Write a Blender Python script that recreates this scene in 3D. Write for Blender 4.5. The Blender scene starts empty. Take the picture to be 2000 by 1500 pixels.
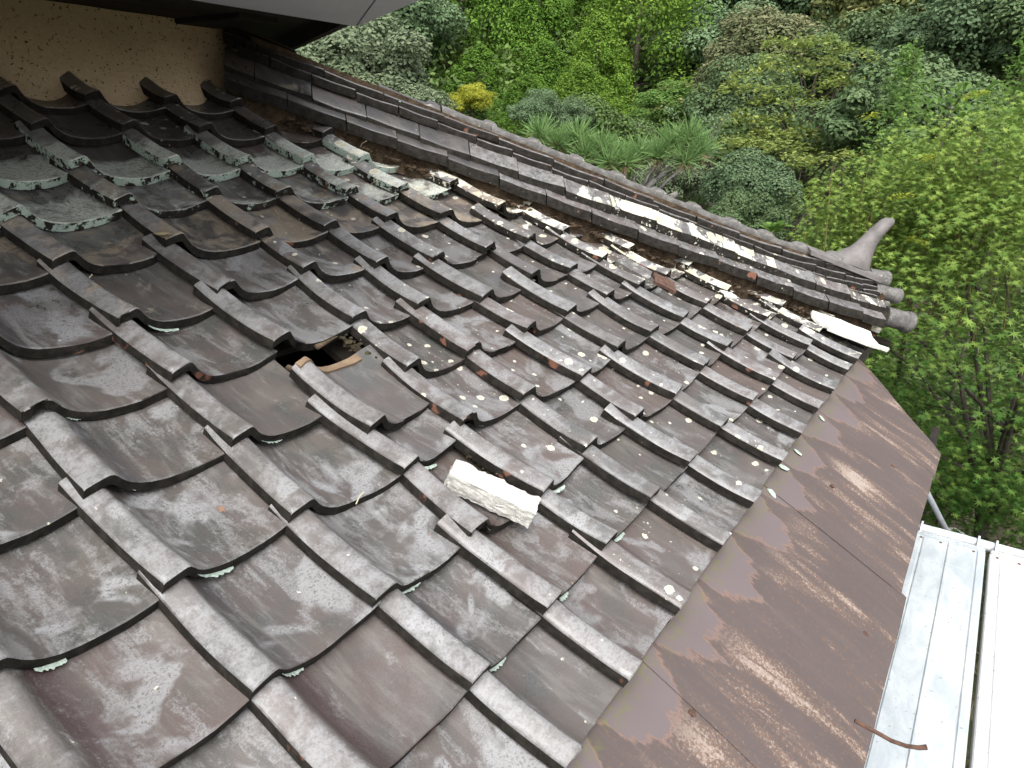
import bpy, bmesh, math, random
import numpy as np
from mathutils import Vector, Matrix, noise as mnoise

# ------------------------------------------------------------------ camera
scene = bpy.context.scene
COL = scene.collection
CAM = Vector((-0.516036, -0.409049, 0.96842))
cd = bpy.data.cameras.new('camera')
cd.sensor_width = 36.0; cd.lens = 25.715; cd.clip_start = 0.02; cd.clip_end = 1000
camo = bpy.data.objects.new('camera', cd); COL.objects.link(camo)
RT = Vector((0.553394, -0.832738, 0.017374)); DN = Vector((-0.269085, -0.198482, -0.942443)); FW = Vector((0.788256, 0.516868, -0.333916))
m = Matrix((RT, -DN, -FW)).transposed().to_4x4(); m.translation = CAM
camo.matrix_world = m
scene.camera = camo

# ------------------------------------------------------------------ sky and sun
SUN_EL = math.radians(55); SUN_AZ = math.radians(-142)      # direction towards the sun, azimuth from +X
world = bpy.data.worlds.new('World'); scene.world = world; world.use_nodes = True
nt = world.node_tree; bg = nt.nodes['Background']
sky = nt.nodes.new('ShaderNodeTexSky'); sky.sky_type = 'NISHITA'; sky.sun_disc = False
sky.sun_elevation = SUN_EL; sky.sun_rotation = math.pi/2 - SUN_AZ
sky.air_density = 1.0; sky.dust_density = 3.0
hs = nt.nodes.new('ShaderNodeHueSaturation'); hs.inputs['Saturation'].default_value = 0.22
nt.links.new(sky.outputs[0], hs.inputs['Color']); nt.links.new(hs.outputs[0], bg.inputs[0])
bg.inputs[1].default_value = 0.15
sd = bpy.data.lights.new('sun', 'SUN'); sd.energy = 0.9; sd.angle = math.radians(32); sd.color = (1, 0.975, 0.945)
so = bpy.data.objects.new('sun', sd); COL.objects.link(so)
sdir = Vector((math.cos(SUN_EL)*math.cos(SUN_AZ), math.cos(SUN_EL)*math.sin(SUN_AZ), math.sin(SUN_EL)))
so.rotation_euler = (-sdir).to_track_quat('-Z', 'Y').to_euler(); so.location = (0, 0, 30)
scene.view_settings.view_transform = 'Standard'; scene.view_settings.look = 'None'
scene.view_settings.exposure = 1.5; scene.view_settings.gamma = 1.0
scene.view_settings.use_curve_mapping = False
scene.render.engine = 'CYCLES'

rng = random.Random(11); NR = np.random.default_rng(5)
PI = math.pi
TH = math.atan(0.5)
W = 0.27; E = W*0.78675                                     # tile pitch across and up the slope
UPS = Vector((0, math.cos(TH), math.sin(TH))); NRM = Vector((0, -math.sin(TH), math.cos(TH)))
GROUND = -3.3

# ------------------------------------------------------------------ helpers
def tag(o, label=None, cat=None, group=None, kind=None):
    if label: o['label'] = label
    if cat: o['category'] = cat
    if group: o['group'] = group
    if kind: o['kind'] = kind
    return o
def thing(name, label, cat, loc=(0, 0, 0), group=None):
    o = bpy.data.objects.new(name, None); COL.objects.link(o); o.location = loc
    o.empty_display_size = 0.1
    return tag(o, label, cat, group)
def link(name, me, mats, parent=None, smooth=True, sharp=35):
    o = bpy.data.objects.new(name, me); COL.objects.link(o)
    if mats is not None:
        for mm in (mats if isinstance(mats, (list, tuple)) else [mats]): me.materials.append(mm)
    if smooth:
        me.polygons.foreach_set('use_smooth', [True]*len(me.polygons))
        if sharp: me.set_sharp_from_angle(angle=math.radians(sharp))
    if parent: o.parent = parent
    return o
def from_bm(name, bm, mats, parent=None, smooth=True, sharp=35):
    me = bpy.data.meshes.new(name); bmesh.ops.recalc_face_normals(bm, faces=bm.faces[:]); bm.to_mesh(me); bm.free()
    return link(name, me, mats, parent, smooth, sharp)
def grid_solid(rows, thick_dir):
    """rows: list of rows of Vectors (top surface); returns a bmesh solid of that sheet with the bottom moved by thick_dir(i,j)"""
    bm = bmesh.new(); n = len(rows); k = len(rows[0])
    top = [[bm.verts.new(p) for p in r] for r in rows]
    bot = [[bm.verts.new(rows[i][j] + thick_dir(i, j)) for j in range(k)] for i in range(n)]
    for i in range(n-1):
        for j in range(k-1):
            bm.faces.new((top[i][j], top[i][j+1], top[i+1][j+1], top[i+1][j]))
            f = bm.faces.new((bot[i][j], bot[i+1][j], bot[i+1][j+1], bot[i][j+1])); f.material_index = 1
    for i in range(n-1):
        for a in (0, k-1):
            f = bm.faces.new((top[i][a], top[i+1][a], bot[i+1][a], bot[i][a])); f.material_index = 1
    for j in range(k-1):
        for a in (0, n-1):
            f = bm.faces.new((top[a][j], top[a][j+1], bot[a][j+1], bot[a][j])); f.material_index = 1
    return bm
def box_bm(c, s, rot=None, bm=None, bevel=0.0, jitter=0.0, r=rng):
    b = bmesh.new(); bmesh.ops.create_cube(b, size=1)
    for v in b.verts: v.co = Vector((v.co.x*s[0], v.co.y*s[1], v.co.z*s[2])) + Vector([r.uniform(-jitter, jitter) for _ in range(3)])
    if bevel: bmesh.ops.bevel(b, geom=b.edges[:], offset=bevel, segments=2, affect='EDGES')
    M = Matrix.Translation(c) @ (rot.to_4x4() if rot is not None else Matrix())
    bmesh.ops.transform(b, matrix=M, verts=b.verts[:])
    if bm is None: return b
    me = bpy.data.meshes.new('tmp'); b.to_mesh(me); b.free(); bm.from_mesh(me); bpy.data.meshes.remove(me); return bm
def tube_bm(pts, radii, seg=8, bm=None, cap=True):
    bm = bm or bmesh.new(); rings = []
    for i, p in enumerate(pts):
        p = Vector(p); t = Vector(pts[min(i+1, len(pts)-1)]) - Vector(pts[max(i-1, 0)]); t.normalize()
        a = t.cross(Vector((0, 0, 1)));
        if a.length < 1e-3: a = t.cross(Vector((1, 0, 0)))
        a.normalize(); b = t.cross(a)
        rr = radii[i] if isinstance(radii, (list, tuple)) else radii
        rings.append([bm.verts.new(p + (a*math.cos(q) + b*math.sin(q))*rr) for q in [2*PI*k/seg for k in range(seg)]])
    for r0, r1 in zip(rings, rings[1:]):
        for k in range(seg): bm.faces.new((r0[k], r0[(k+1) % seg], r1[(k+1) % seg], r1[k]))
    if cap:
        bm.faces.new(rings[0][::-1]); bm.faces.new(rings[-1])
    return bm
def snoise(x, y, z=0.0, s=0):
    """cheap smooth noise from sines"""
    return (math.sin(x*1.7+s*3.1+1.3*math.sin(y*1.1+s)) + math.sin(y*2.3+s*1.7+1.1*math.sin(z*1.9+x*.7)) + math.sin(z*2.1+x*1.3+y*.9+s*2.3))/3

# ------------------------------------------------------------------ materials
class NB:
    def __init__(self, name):
        self.m = bpy.data.materials.new(name); self.m.use_nodes = True
        self.t = self.m.node_tree; self.n = self.t.nodes
        self.b = self.n['Principled BSDF']; self.out = self.n['Material Output']
    def node(self, typ, **kw):
        o = self.n.new(typ)
        for k, v in kw.items(): setattr(o, k, v)
        return o
    def put(self, sock, v):
        if isinstance(v, bpy.types.NodeSocket): self.t.links.new(v, sock)
        elif isinstance(v, (tuple, list)) and len(v) == 3 and sock.type == 'RGBA': sock.default_value = (*v, 1)
        else: sock.default_value = v
    def obj(self): return self.node('ShaderNodeTexCoord').outputs['Object']
    def uv(self): return self.node('ShaderNodeTexCoord').outputs['UV']
    def geo(self): return self.node('ShaderNodeNewGeometry').outputs['Position']
    def rnd(self): return self.node('ShaderNodeObjectInfo').outputs['Random']
    def attr(self, name, typ='OBJECT'):
        a = self.node('ShaderNodeAttribute', attribute_type=typ); a.attribute_name = name; return a.outputs['Fac']
    def attrc(self, name):
        a = self.node('ShaderNodeAttribute', attribute_type='GEOMETRY'); a.attribute_name = name; return a
    def math(self, op, a, b=0.0, c=0.0, clamp=False):
        o = self.node('ShaderNodeMath', operation=op, use_clamp=clamp)
        self.put(o.inputs[0], a); self.put(o.inputs[1], b); self.put(o.inputs[2], c); return o.outputs[0]
    def vmul(self, v, s):
        o = self.node('ShaderNodeVectorMath', operation='MULTIPLY'); self.put(o.inputs[0], v); self.put(o.inputs[1], s); return o.outputs[0]
    def vadd(self, v, s):
        o = self.node('ShaderNodeVectorMath', operation='ADD'); self.put(o.inputs[0], v); self.put(o.inputs[1], s); return o.outputs[0]
    def comb(self, x, y, z):
        o = self.node('ShaderNodeCombineXYZ'); self.put(o.inputs[0], x); self.put(o.inputs[1], y); self.put(o.inputs[2], z); return o.outputs[0]
    def sep(self, v):
        o = self.node('ShaderNodeSeparateXYZ'); self.put(o.inputs[0], v); return o.outputs
    def noise(self, v, scale, detail=5, rough=0.6, dist=0.0):
        o = self.node('ShaderNodeTexNoise'); self.put(o.inputs['Vector'], v)
        o.inputs['Scale'].default_value = scale; o.inputs['Detail'].default_value = detail; o.inputs['Roughness'].default_value = rough; o.inputs['Distortion'].default_value = dist
        return o.outputs['Fac']
    def voro(self, v, scale, rand=1.0, feature='F1'):
        o = self.node('ShaderNodeTexVoronoi', feature=feature, voronoi_dimensions='2D'); self.put(o.inputs['Vector'], v); o.inputs['Scale'].default_value = scale; o.inputs['Randomness'].default_value = rand
        return o
    def step(self, v, a, b):
        o = self.node('ShaderNodeMapRange', interpolation_type='SMOOTHSTEP'); self.put(o.inputs[0], v)
        self.put(o.inputs[1], a); self.put(o.inputs[2], b); return o.outputs[0]
    def mix(self, f, a, b):
        o = self.node('ShaderNodeMix', data_type='RGBA'); self.put(o.inputs[0], f); self.put(o.inputs[6], a); self.put(o.inputs[7], b); return o.outputs[2]
    def mixf(self, f, a, b):
        o = self.node('ShaderNodeMix', data_type='FLOAT'); self.put(o.inputs[0], f); self.put(o.inputs[2], a); self.put(o.inputs[3], b); return o.outputs[0]
    def bump(self, h, strength=0.3, dist=0.002, normal=None):
        o = self.node('ShaderNodeBump'); self.put(o.inputs['Height'], h); o.inputs['Strength'].default_value = strength; o.inputs['Distance'].default_value = dist
        if normal is not None: self.put(o.inputs['Normal'], normal)
        self.put(self.b.inputs['Normal'], o.outputs[0]); return o.outputs[0]
    def set(self, **kw):
        names = dict(color='Base Color', rough='Roughness', metal='Metallic', spec='Specular IOR Level', coat='Coat Weight', coatr='Coat Roughness')
        for k, v in kw.items(): self.put(self.b.inputs[names[k]], v)
        return self.m

def tile_material(name, ridge=False):
    q = NB(name); o = q.obj(); r = q.rnd()
    off = q.comb(q.math('MULTIPLY', r, 91.0), q.math('MULTIPLY', r, 57.0), q.math('MULTIPLY', r, 23.0))
    p = q.vadd(o, off)
    u, v, _ = q.sep(q.uv())
    p2 = q.vadd(q.comb(q.math('MULTIPLY', u, 0.27), q.math('MULTIPLY', v, 0.285), 0.0), off) if not ridge else q.vadd(q.vmul(o, (1.0, 1.0, 0.3)), off)
    big = q.noise(p, 9, 4, 0.6, 0.4); mid = q.noise(p, 38, 6, 0.72); fine = q.noise(p, 190, 4, 0.75); grit = q.noise(p, 520, 3, 0.8)
    strk = q.noise(q.vmul(p2, (1.0, 0.16, 1.0)), 42, 5, 0.68, 0.4)
    base = q.mix(q.step(big, 0.36, 0.62), (0.066, 0.066, 0.061), (0.078, 0.065, 0.060))
    if ridge: base = q.mix(q.step(q.attr('dust'), 0.08, 0.35), (0.034, 0.031, 0.030), base)
    base = q.mix(q.math('MULTIPLY', q.step(q.noise(q.vadd(p, (1, 5, 5)), 5, 3, 0.6, 0.5), 0.46, 0.62), 0.42), base, q.mix(r, (0.120, 0.105, 0.088), (0.092, 0.062, 0.058)))
    base = q.mix(q.math('MULTIPLY', q.step(strk, 0.46, 0.70), 0.75 if not ridge else 0.3), base, (0.135, 0.127, 0.115))
    warm = q.math('MULTIPLY', q.step(r, 0.6, 0.95), 0.30)
    base = q.mix(warm, base, (0.112, 0.078, 0.063))
    if not ridge:
        # dark glassy strip on the steep side of the roll, flecked
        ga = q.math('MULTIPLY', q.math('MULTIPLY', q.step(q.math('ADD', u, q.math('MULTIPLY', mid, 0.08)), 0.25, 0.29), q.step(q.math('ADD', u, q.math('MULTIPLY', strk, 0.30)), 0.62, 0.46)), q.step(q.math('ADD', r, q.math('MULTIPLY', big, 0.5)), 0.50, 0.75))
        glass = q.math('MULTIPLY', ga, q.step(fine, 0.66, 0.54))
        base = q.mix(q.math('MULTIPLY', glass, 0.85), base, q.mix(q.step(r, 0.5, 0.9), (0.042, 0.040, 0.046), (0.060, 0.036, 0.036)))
    # dusty bloom: worn, speckled areas of the glaze, then sky sheen painted over them
    dm = q.math('ADD', q.math('MULTIPLY', q.noise(q.vmul(p2 if not ridge else p, (1.0, 0.5, 1.0)), 17, 5, 0.62, 0.6), 0.52), q.math('ADD', q.math('MULTIPLY', q.noise(p, 120, 6, 0.82), 0.28), q.math('MULTIPLY', strk, 0.20)))
    dth = q.mixf(q.attr('dust'), 0.62, 0.475)
    dust = q.math('MULTIPLY', q.step(dm, q.math('SUBTRACT', dth, 0.01), q.math('ADD', dth, 0.07)), q.math('ADD', 0.35, q.math('MULTIPLY', q.step(q.noise(p, 300, 3, 0.8), 0.42, 0.58), 0.65)))
    if not ridge:
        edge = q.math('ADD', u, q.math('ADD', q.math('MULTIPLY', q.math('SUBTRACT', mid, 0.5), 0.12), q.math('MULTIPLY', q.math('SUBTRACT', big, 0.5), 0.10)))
        roll = q.math('MULTIPLY', q.step(edge, 0.225, 0.165), q.math('ADD', 0.25, q.math('MULTIPLY', q.step(q.math('ADD', q.math('MULTIPLY', mid, 0.55), q.math('MULTIPLY', fine, 0.45)), 0.40, 0.58), 0.75)))  # roll tops paler: weathered dust plus sky reflection put into the colour
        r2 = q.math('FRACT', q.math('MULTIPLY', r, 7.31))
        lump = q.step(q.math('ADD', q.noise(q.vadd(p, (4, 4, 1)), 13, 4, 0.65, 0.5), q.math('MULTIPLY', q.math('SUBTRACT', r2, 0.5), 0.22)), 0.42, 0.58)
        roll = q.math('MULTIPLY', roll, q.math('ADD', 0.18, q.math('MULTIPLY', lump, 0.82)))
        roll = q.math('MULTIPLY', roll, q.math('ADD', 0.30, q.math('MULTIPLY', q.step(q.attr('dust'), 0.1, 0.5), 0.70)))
        sheen = q.math('MULTIPLY', q.step(q.noise(q.vadd(p, (5, 1, 9)), 8, 3, 0.55, 0.5), 0.53, 0.62), q.step(fine, 0.34, 0.52))  # sky reflection painted into the colour as bluish white patches
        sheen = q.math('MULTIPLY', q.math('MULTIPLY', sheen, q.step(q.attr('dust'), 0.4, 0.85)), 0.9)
    else:
        roll = q.math('MULTIPLY', q.math('MULTIPLY', q.step(mid, 0.42, 0.62), 0.75), q.step(q.attr('dust'), 0.1, 0.5)); sheen = 0.0
    dust_sheen = q.math('MAXIMUM', q.math('MULTIPLY', dust, 0.66), q.math('MULTIPLY', roll, 0.74))
    dust_sheen = q.math('MAXIMUM', dust_sheen, sheen)  # painted sheen joins the dust in one mask
    if not ridge: dust_sheen = q.math('MULTIPLY', dust_sheen, q.math('SUBTRACT', 1.0, q.math('MULTIPLY', glass, 0.85)))
    col = q.mix(dust_sheen, base, q.mix(big, (0.245, 0.238, 0.228), (0.245, 0.253, 0.264)))
    col = q.mix(q.math('MULTIPLY', q.step(grit, 0.56, 0.66), 0.35), col, (0.045, 0.040, 0.036))
    col = q.mix(q.math('MULTIPLY', q.step(grit, 0.42, 0.33), 0.25), col, (0.30, 0.29, 0.27))
    # tan earth stain
    tm = q.step(q.math('ADD', q.noise(q.vadd(p, (7, 3, 1)), 10, 5, 0.6, 0.6), q.math('MULTIPLY', q.attr('tan'), 0.30)), 0.62, 0.78)
    tm = q.math('MULTIPLY', tm, q.step(q.attr('tan'), 0.0, 0.3))
    tm = q.math('MULTIPLY', tm, q.math('ADD', 0.35, q.math('MULTIPLY', q.step(fine, 0.40, 0.56), 0.65)))
    col = q.mix(q.math('MULTIPLY', tm, 0.8), col, q.mix(strk, (0.27, 0.20, 0.14), (0.32, 0.28, 0.21)))
    # mint crust lichen, heavier on the lower half of the exposed part
    vv = q.step(v, 0.74, 0.36)
    mm = q.math('ADD', q.math('MULTIPLY', q.noise(q.vadd(p, (3, 9, 4)), 17, 6, 0.72, 0.4), 0.75), q.math('MULTIPLY', q.math('MULTIPLY', vv, q.attr('mint')), 0.40))
    mint = q.math('MULTIPLY', q.step(mm, 0.52, 0.72), q.step(q.attr('mint'), 0.0, 0.25))
    mint = q.math('MULTIPLY', mint, q.math('ADD', 0.35, q.math('MULTIPLY', q.step(q.noise(p, 130, 5, 0.8), 0.38, 0.54), 0.75)))
    col = q.mix(q.math('MULTIPLY', mint, 0.92), col, q.mix(mid, (0.41, 0.43, 0.375), (0.57, 0.59, 0.525)))
    # pale round lichens
    wp = q.vadd(p2, q.vmul(q.comb(mid, fine, mid), (0.020, 0.020, 0.020)))
    lw = q.attr('white')
    vo = q.voro(wp, 22, 1.0)
    rad = q.math('MULTIPLY', q.math('SUBTRACT', q.sep(vo.outputs['Color'])[0], q.mixf(lw, 0.95, 0.15)), 0.90)
    wm = q.step(q.math('SUBTRACT', rad, vo.outputs['Distance']), -0.01, 0.05)
    ringm = q.step(q.math('SUBTRACT', rad, vo.outputs['Distance']), 0.16, 0.05)
    vo2 = q.voro(wp, 60, 1.0)
    rad2 = q.math('MULTIPLY', q.math('SUBTRACT', q.sep(vo2.outputs['Color'])[0], q.mixf(lw, 0.97, 0.55)), 0.9)
    wm = q.math('MAXIMUM', wm, q.step(q.math('SUBTRACT', rad2, vo2.outputs['Distance']), -0.01, 0.08))
    patch = q.math('MULTIPLY', q.step(q.math('ADD', q.noise(wp, 11, 5, 0.62, 0.5), q.math('MULTIPLY', lw, 0.30 if ridge else 0.22)), 0.715, 0.75), q.step(lw, 0.4, 0.55))
    wm = q.math('MAXIMUM', wm, patch)
    wm = q.math('MULTIPLY', wm, q.step(fine, 0.28, 0.42))
    col = q.mix(q.math('MULTIPLY', wm, 0.92), col, q.mix(q.math('MULTIPLY', ringm, q.noise(p, 70, 4, 0.6)), (0.40, 0.375, 0.28), (0.74, 0.72, 0.63)))
    # little orange scars of bare clay
    sc = q.step(q.noise(q.vadd(p, (2, 2, 8)), 30, 3, 0.5, 0.2), 0.775, 0.79)
    col = q.mix(q.math('MULTIPLY', sc, 0.7), col, (0.26, 0.14, 0.085))
    q.set(color=col)
    crust = q.math('MAXIMUM', q.math('MAXIMUM', mint, wm), tm)
    rough = q.mixf(dust_sheen, q.mixf(q.step(big, 0.4, 0.6), 0.26, 0.42), 0.48)
    rough = q.mixf(crust, rough, 0.9)
    q.set(rough=rough, spec=q.mixf(crust, 0.6, 0.15))
    h = q.math('ADD', q.math('MULTIPLY', mid, 0.5), q.math('ADD', q.math('MULTIPLY', fine, 0.2), q.math('MULTIPLY', crust, 0.55)))
    q.bump(h, 0.4, 0.0035)
    return q.m
def tile_edge_material(name):
    q = NB(name); p = q.vadd(q.obj(), q.comb(q.math('MULTIPLY', q.rnd(), 91.0), 0.0, 0.0))
    n = q.noise(p, 40, 5, 0.7); f = q.noise(p, 150, 4, 0.7)
    col = q.mix(q.step(n, 0.35, 0.7), (0.012, 0.011, 0.009), (0.030, 0.026, 0.022))
    red = q.math('MULTIPLY', q.step(q.noise(q.vadd(p, (4, 4, 4)), 15, 3, 0.5), 0.62, 0.68), q.step(q.rnd(), 0.6, 0.62))
    col = q.mix(red, col, (0.16, 0.075, 0.05))
    mth = q.mixf(q.attr('mint'), 0.72, 0.40)
    mint = q.math('MULTIPLY', q.step(q.noise(q.vadd(p, (1, 7, 2)), 30, 5, 0.7), mth, q.math('ADD', mth, 0.06)), q.step(f, 0.3, 0.45))
    col = q.mix(mint, col, (0.33, 0.40, 0.34))
    wth = q.mixf(q.attr('white'), 0.76, 0.58)
    wm = q.step(q.noise(q.vadd(p, (9, 1, 2)), 55, 4, 0.6), wth, q.math('ADD', wth, 0.05))
    col = q.mix(wm, col, (0.48, 0.46, 0.38))
    q.set(color=col, rough=0.85, spec=0.12); q.bump(q.math('ADD', n, f), 0.4, 0.003)
    return q.m
def leaf_material(name, c1, c2, trans=0.35, rough=0.62, spec=0.15):
    q = NB(name); a = q.attrc('hue')
    col = q.mix(a.outputs['Fac'], c1, c2)
    r = q.rnd()
    hsv = q.node('ShaderNodeHueSaturation'); q.put(hsv.inputs['Color'], col)
    q.put(hsv.inputs['Value'], q.mixf(r, 0.85, 1.15)); col = hsv.outputs[0]
    q.set(color=col, rough=rough, spec=spec)
    tr = q.node('ShaderNodeBsdfTranslucent'); q.put(tr.inputs[0], q.mix(0.5, col, (col_mid(c1, c2))))
    ms = q.node('ShaderNodeMixShader'); ms.inputs[0].default_value = trans
    q.t.links.new(q.b.outputs[0], ms.inputs[1]); q.t.links.new(tr.outputs[0], ms.inputs[2]); q.t.links.new(ms.outputs[0], q.out.inputs[0])
    return q.m
def col_mid(a, b): return tuple(min(1, (x+y)*0.62) for x, y in zip(a, b))
def noise_material(name, c1, c2, scale, rough=0.8, spec=0.25, bump=0.3, bd=0.004, detail=6, stretch=None, c3=None, t3=0.6):
    q = NB(name); p = q.obj()
    if stretch: p = q.vmul(p, stretch)
    n = q.noise(p, scale, detail, 0.65, 0.3); f = q.noise(p, scale*6, 4, 0.7)
    col = q.mix(q.step(q.math('ADD', q.math('MULTIPLY', n, 0.7), q.math('MULTIPLY', f, 0.3)), 0.36, 0.64), c1, c2)
    if c3: col = q.mix(q.step(q.noise(q.vadd(p, (5, 8, 2)), scale*1.7, 5, 0.7), t3, t3+0.08), col, c3)
    q.set(color=col, rough=rough, spec=spec); q.bump(q.math('ADD', n, f), bump, bd)
    return q.m

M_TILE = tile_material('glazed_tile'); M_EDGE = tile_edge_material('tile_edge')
M_RIDGE = tile_material('ridge_tile', True)
M_CROWN = noise_material('grey_crown_tile', (0.085, 0.080, 0.075), (0.17, 0.163, 0.153), 22, 0.8, 0.2, 0.6, 0.006, c3=(0.40, 0.38, 0.31), t3=0.62)
M_CLAY = noise_material('clay_bed', (0.045, 0.032, 0.022), (0.12, 0.085, 0.055), 20, 0.95, 0.1, 0.9, 0.01)  # clay colour darkened to carry the shade under the ridge courses
M_HORN = noise_material('ornament_clay', (0.105, 0.095, 0.090), (0.165, 0.150, 0.143), 14, 0.6, 0.35, 0.25, 0.003, c3=(0.12, 0.11, 0.10), t3=0.62)
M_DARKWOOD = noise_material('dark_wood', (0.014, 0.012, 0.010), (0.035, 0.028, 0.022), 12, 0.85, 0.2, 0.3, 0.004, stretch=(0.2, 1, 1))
M_SPLINTER = noise_material('splintered_wood', (0.05, 0.035, 0.024), (0.15, 0.11, 0.07), 40, 0.9, 0.15, 0.5, 0.004, stretch=(1, 0.15, 1))
M_RAWCLAY = noise_material('unweathered_clay', (0.14, 0.095, 0.062), (0.23, 0.165, 0.105), 22, 0.85, 0.2, 0.3, 0.003)
M_FASCIA = noise_material('grey_painted_metal', (0.46, 0.475, 0.495), (0.50, 0.515, 0.53), 5, 0.5, 0.35, 0.05, 0.002)
M_CONC = noise_material('white_concrete', (0.62, 0.60, 0.53), (0.86, 0.85, 0.80), 90, 0.95, 0.15, 0.9, 0.006, c3=(0.40, 0.39, 0.33), t3=0.58)
M_SLAB = noise_material('bleached_lichen_tile', (0.60, 0.59, 0.53), (0.80, 0.79, 0.74), 22, 0.9, 0.15, 0.4, 0.003, c3=(0.45, 0.43, 0.36), t3=0.72)
M_RUST = noise_material('rusty_iron', (0.055, 0.030, 0.022), (0.125, 0.070, 0.048), 60, 0.85, 0.3, 0.6, 0.003)
M_STEEL = noise_material('galvanised_pipe', (0.42, 0.44, 0.46), (0.58, 0.60, 0.61), 18, 0.45, 0.5, 0.1, 0.002)
M_BARK = noise_material('bark', (0.05, 0.042, 0.034), (0.13, 0.11, 0.09), 9, 0.95, 0.15, 0.8, 0.03, stretch=(1, 1, 0.25))
M_PALEBARK = noise_material('lichened_bark', (0.10, 0.092, 0.08), (0.27, 0.26, 0.235), 18, 0.95, 0.15, 0.8, 0.02)
M_DIRTWALL = noise_material('house_boarding', (0.05, 0.04, 0.03), (0.11, 0.085, 0.06), 6, 0.9, 0.2, 0.3, 0.01)
M_STRAW = noise_material('straw', (0.42, 0.36, 0.24), (0.55, 0.50, 0.38), 40, 0.8, 0.2, 0.2, 0.001)
M_MINT = noise_material('mint_lichen', (0.27, 0.34, 0.28), (0.44, 0.51, 0.45), 90, 0.95, 0.1, 0.8, 0.002)

def plaster():
    q = NB('earth_plaster'); p = q.obj()
    n = q.noise(p, 5, 4, 0.6); f = q.noise(p, 60, 5, 0.7)
    col = q.mix(n, (0.52, 0.385, 0.23), (0.66, 0.50, 0.315))
    col = q.mix(q.math('MULTIPLY', q.step(f, 0.45, 0.7), 0.5), col, (0.68, 0.58, 0.42))
    dots = q.step(q.noise(p, 95, 3, 0.6), 0.62, 0.67)
    dots = q.math('MAXIMUM', dots, q.step(q.noise(q.vmul(p, (1, 1, 2.5)), 48, 4, 0.7), 0.66, 0.70))
    col = q.mix(dots, col, (0.06, 0.045, 0.03))
    q.set(color=col, rough=0.95, spec=0.1); q.bump(q.math('SUBTRACT', q.math('ADD', n, f), dots), 0.7, 0.006)
    return q.m
M_PLASTER = plaster()

def skirt_material():
    q = NB('brown_painted_metal'); p = q.obj(); u, v, _ = q.sep(q.uv())     # u metres along the eave, v metres down the slope
    p = q.comb(u, v, 0.0)
    st = q.noise(q.vmul(p, (1, 0.13, 1)), 24, 6, 0.7, 0.5); st2 = q.noise(q.vmul(p, (1, 0.2, 1)), 9, 5, 0.65, 0.6)
    f = q.noise(p, 170, 5, 0.75); b = q.noise(p, 5, 4, 0.6)
    col = q.mix(b, (0.070, 0.055, 0.051), (0.094, 0.075, 0.071))
    col = q.mix(q.math('MULTIPLY', q.step(st, 0.5, 0.7), 0.5), col, (0.100, 0.081, 0.074))
    spk = q.math('MULTIPLY', q.step(q.noise(p, 75, 5, 0.8), 0.54, 0.68), 0.55)
    col = q.mix(spk, col, (0.17, 0.10, 0.06))
    down = q.step(v, 0.06, 0.22)
    rm = q.math('ADD', q.math('MULTIPLY', st2, 0.62), q.math('MULTIPLY', f, 0.38))
    rust = q.math('MULTIPLY', q.step(rm, 0.50, 0.60), down)
    col = q.mix(q.math('MULTIPLY', rust, 0.75), col, (0.165, 0.095, 0.060))
    pale = q.math('MULTIPLY', q.step(q.math('ADD', q.math('MULTIPLY', st2, 0.55), q.math('MULTIPLY', q.noise(p, 120, 6, 0.85), 0.45)), 0.535, 0.60), down)
    col = q.mix(q.math('MULTIPLY', pale, 0.85), col, (0.30, 0.255, 0.22))
    # rain-washed paint left under every tile trough: scalloped, repeated with the tile pitch
    ph = q.math('FRACT', q.math('ADD', q.math('DIVIDE', u, 0.273), 0.27))
    sc = q.math('SUBTRACT', 1.0, q.math('POWER', q.math('ABSOLUTE', q.math('MULTIPLY', q.math('SUBTRACT', ph, 0.45), 2.1)), 2.0))
    lim = q.math('ADD', q.math('MULTIPLY', q.math('ADD', sc, 0.02), 0.125), q.math('ADD', q.math('MULTIPLY', q.math('SUBTRACT', st, 0.5), 0.20), q.math('ADD', q.math('MULTIPLY', q.math('SUBTRACT', q.noise(p, 60, 5, 0.8), 0.5), 0.05), q.math('MULTIPLY', q.math('SUBTRACT', q.noise(p, 5, 3, 0.6), 0.5), 0.20))))
    d = q.math('SUBTRACT', lim, v)
    wash = q.step(d, -0.010, 0.018)
    ring = q.math('MULTIPLY', wash, q.step(d, 0.016, 0.004))
    col = q.mix(wash, col, q.mix(b, (0.108, 0.087, 0.087), (0.134, 0.108, 0.107)))
    col = q.mix(q.math('MULTIPLY', ring, 0.7), col, (0.25, 0.145, 0.095))
    moss = q.math('MULTIPLY', q.step(q.math('ADD', v, q.math('MULTIPLY', q.math('SUBTRACT', q.noise(p, 26, 4, 0.7), 0.5), 0.10)), 0.055, 0.015), q.step(sc, -0.2, 0.5))
    col = q.mix(q.math('MULTIPLY', q.math('MULTIPLY', moss, q.step(q.noise(p, 55, 5, 0.75), 0.45, 0.62)), 0.55), col, (0.12, 0.125, 0.035))
    q.set(color=col, rough=q.mixf(q.math('MAXIMUM', rust, pale), q.mixf(wash, 0.7, 0.62), 0.9), spec=0.2)
    q.bump(q.math('ADD', q.math('MULTIPLY', f, 0.4), q.math('MULTIPLY', pale, 0.4)), 0.15, 0.002)
    return q.m
M_SKIRT = skirt_material()

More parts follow.
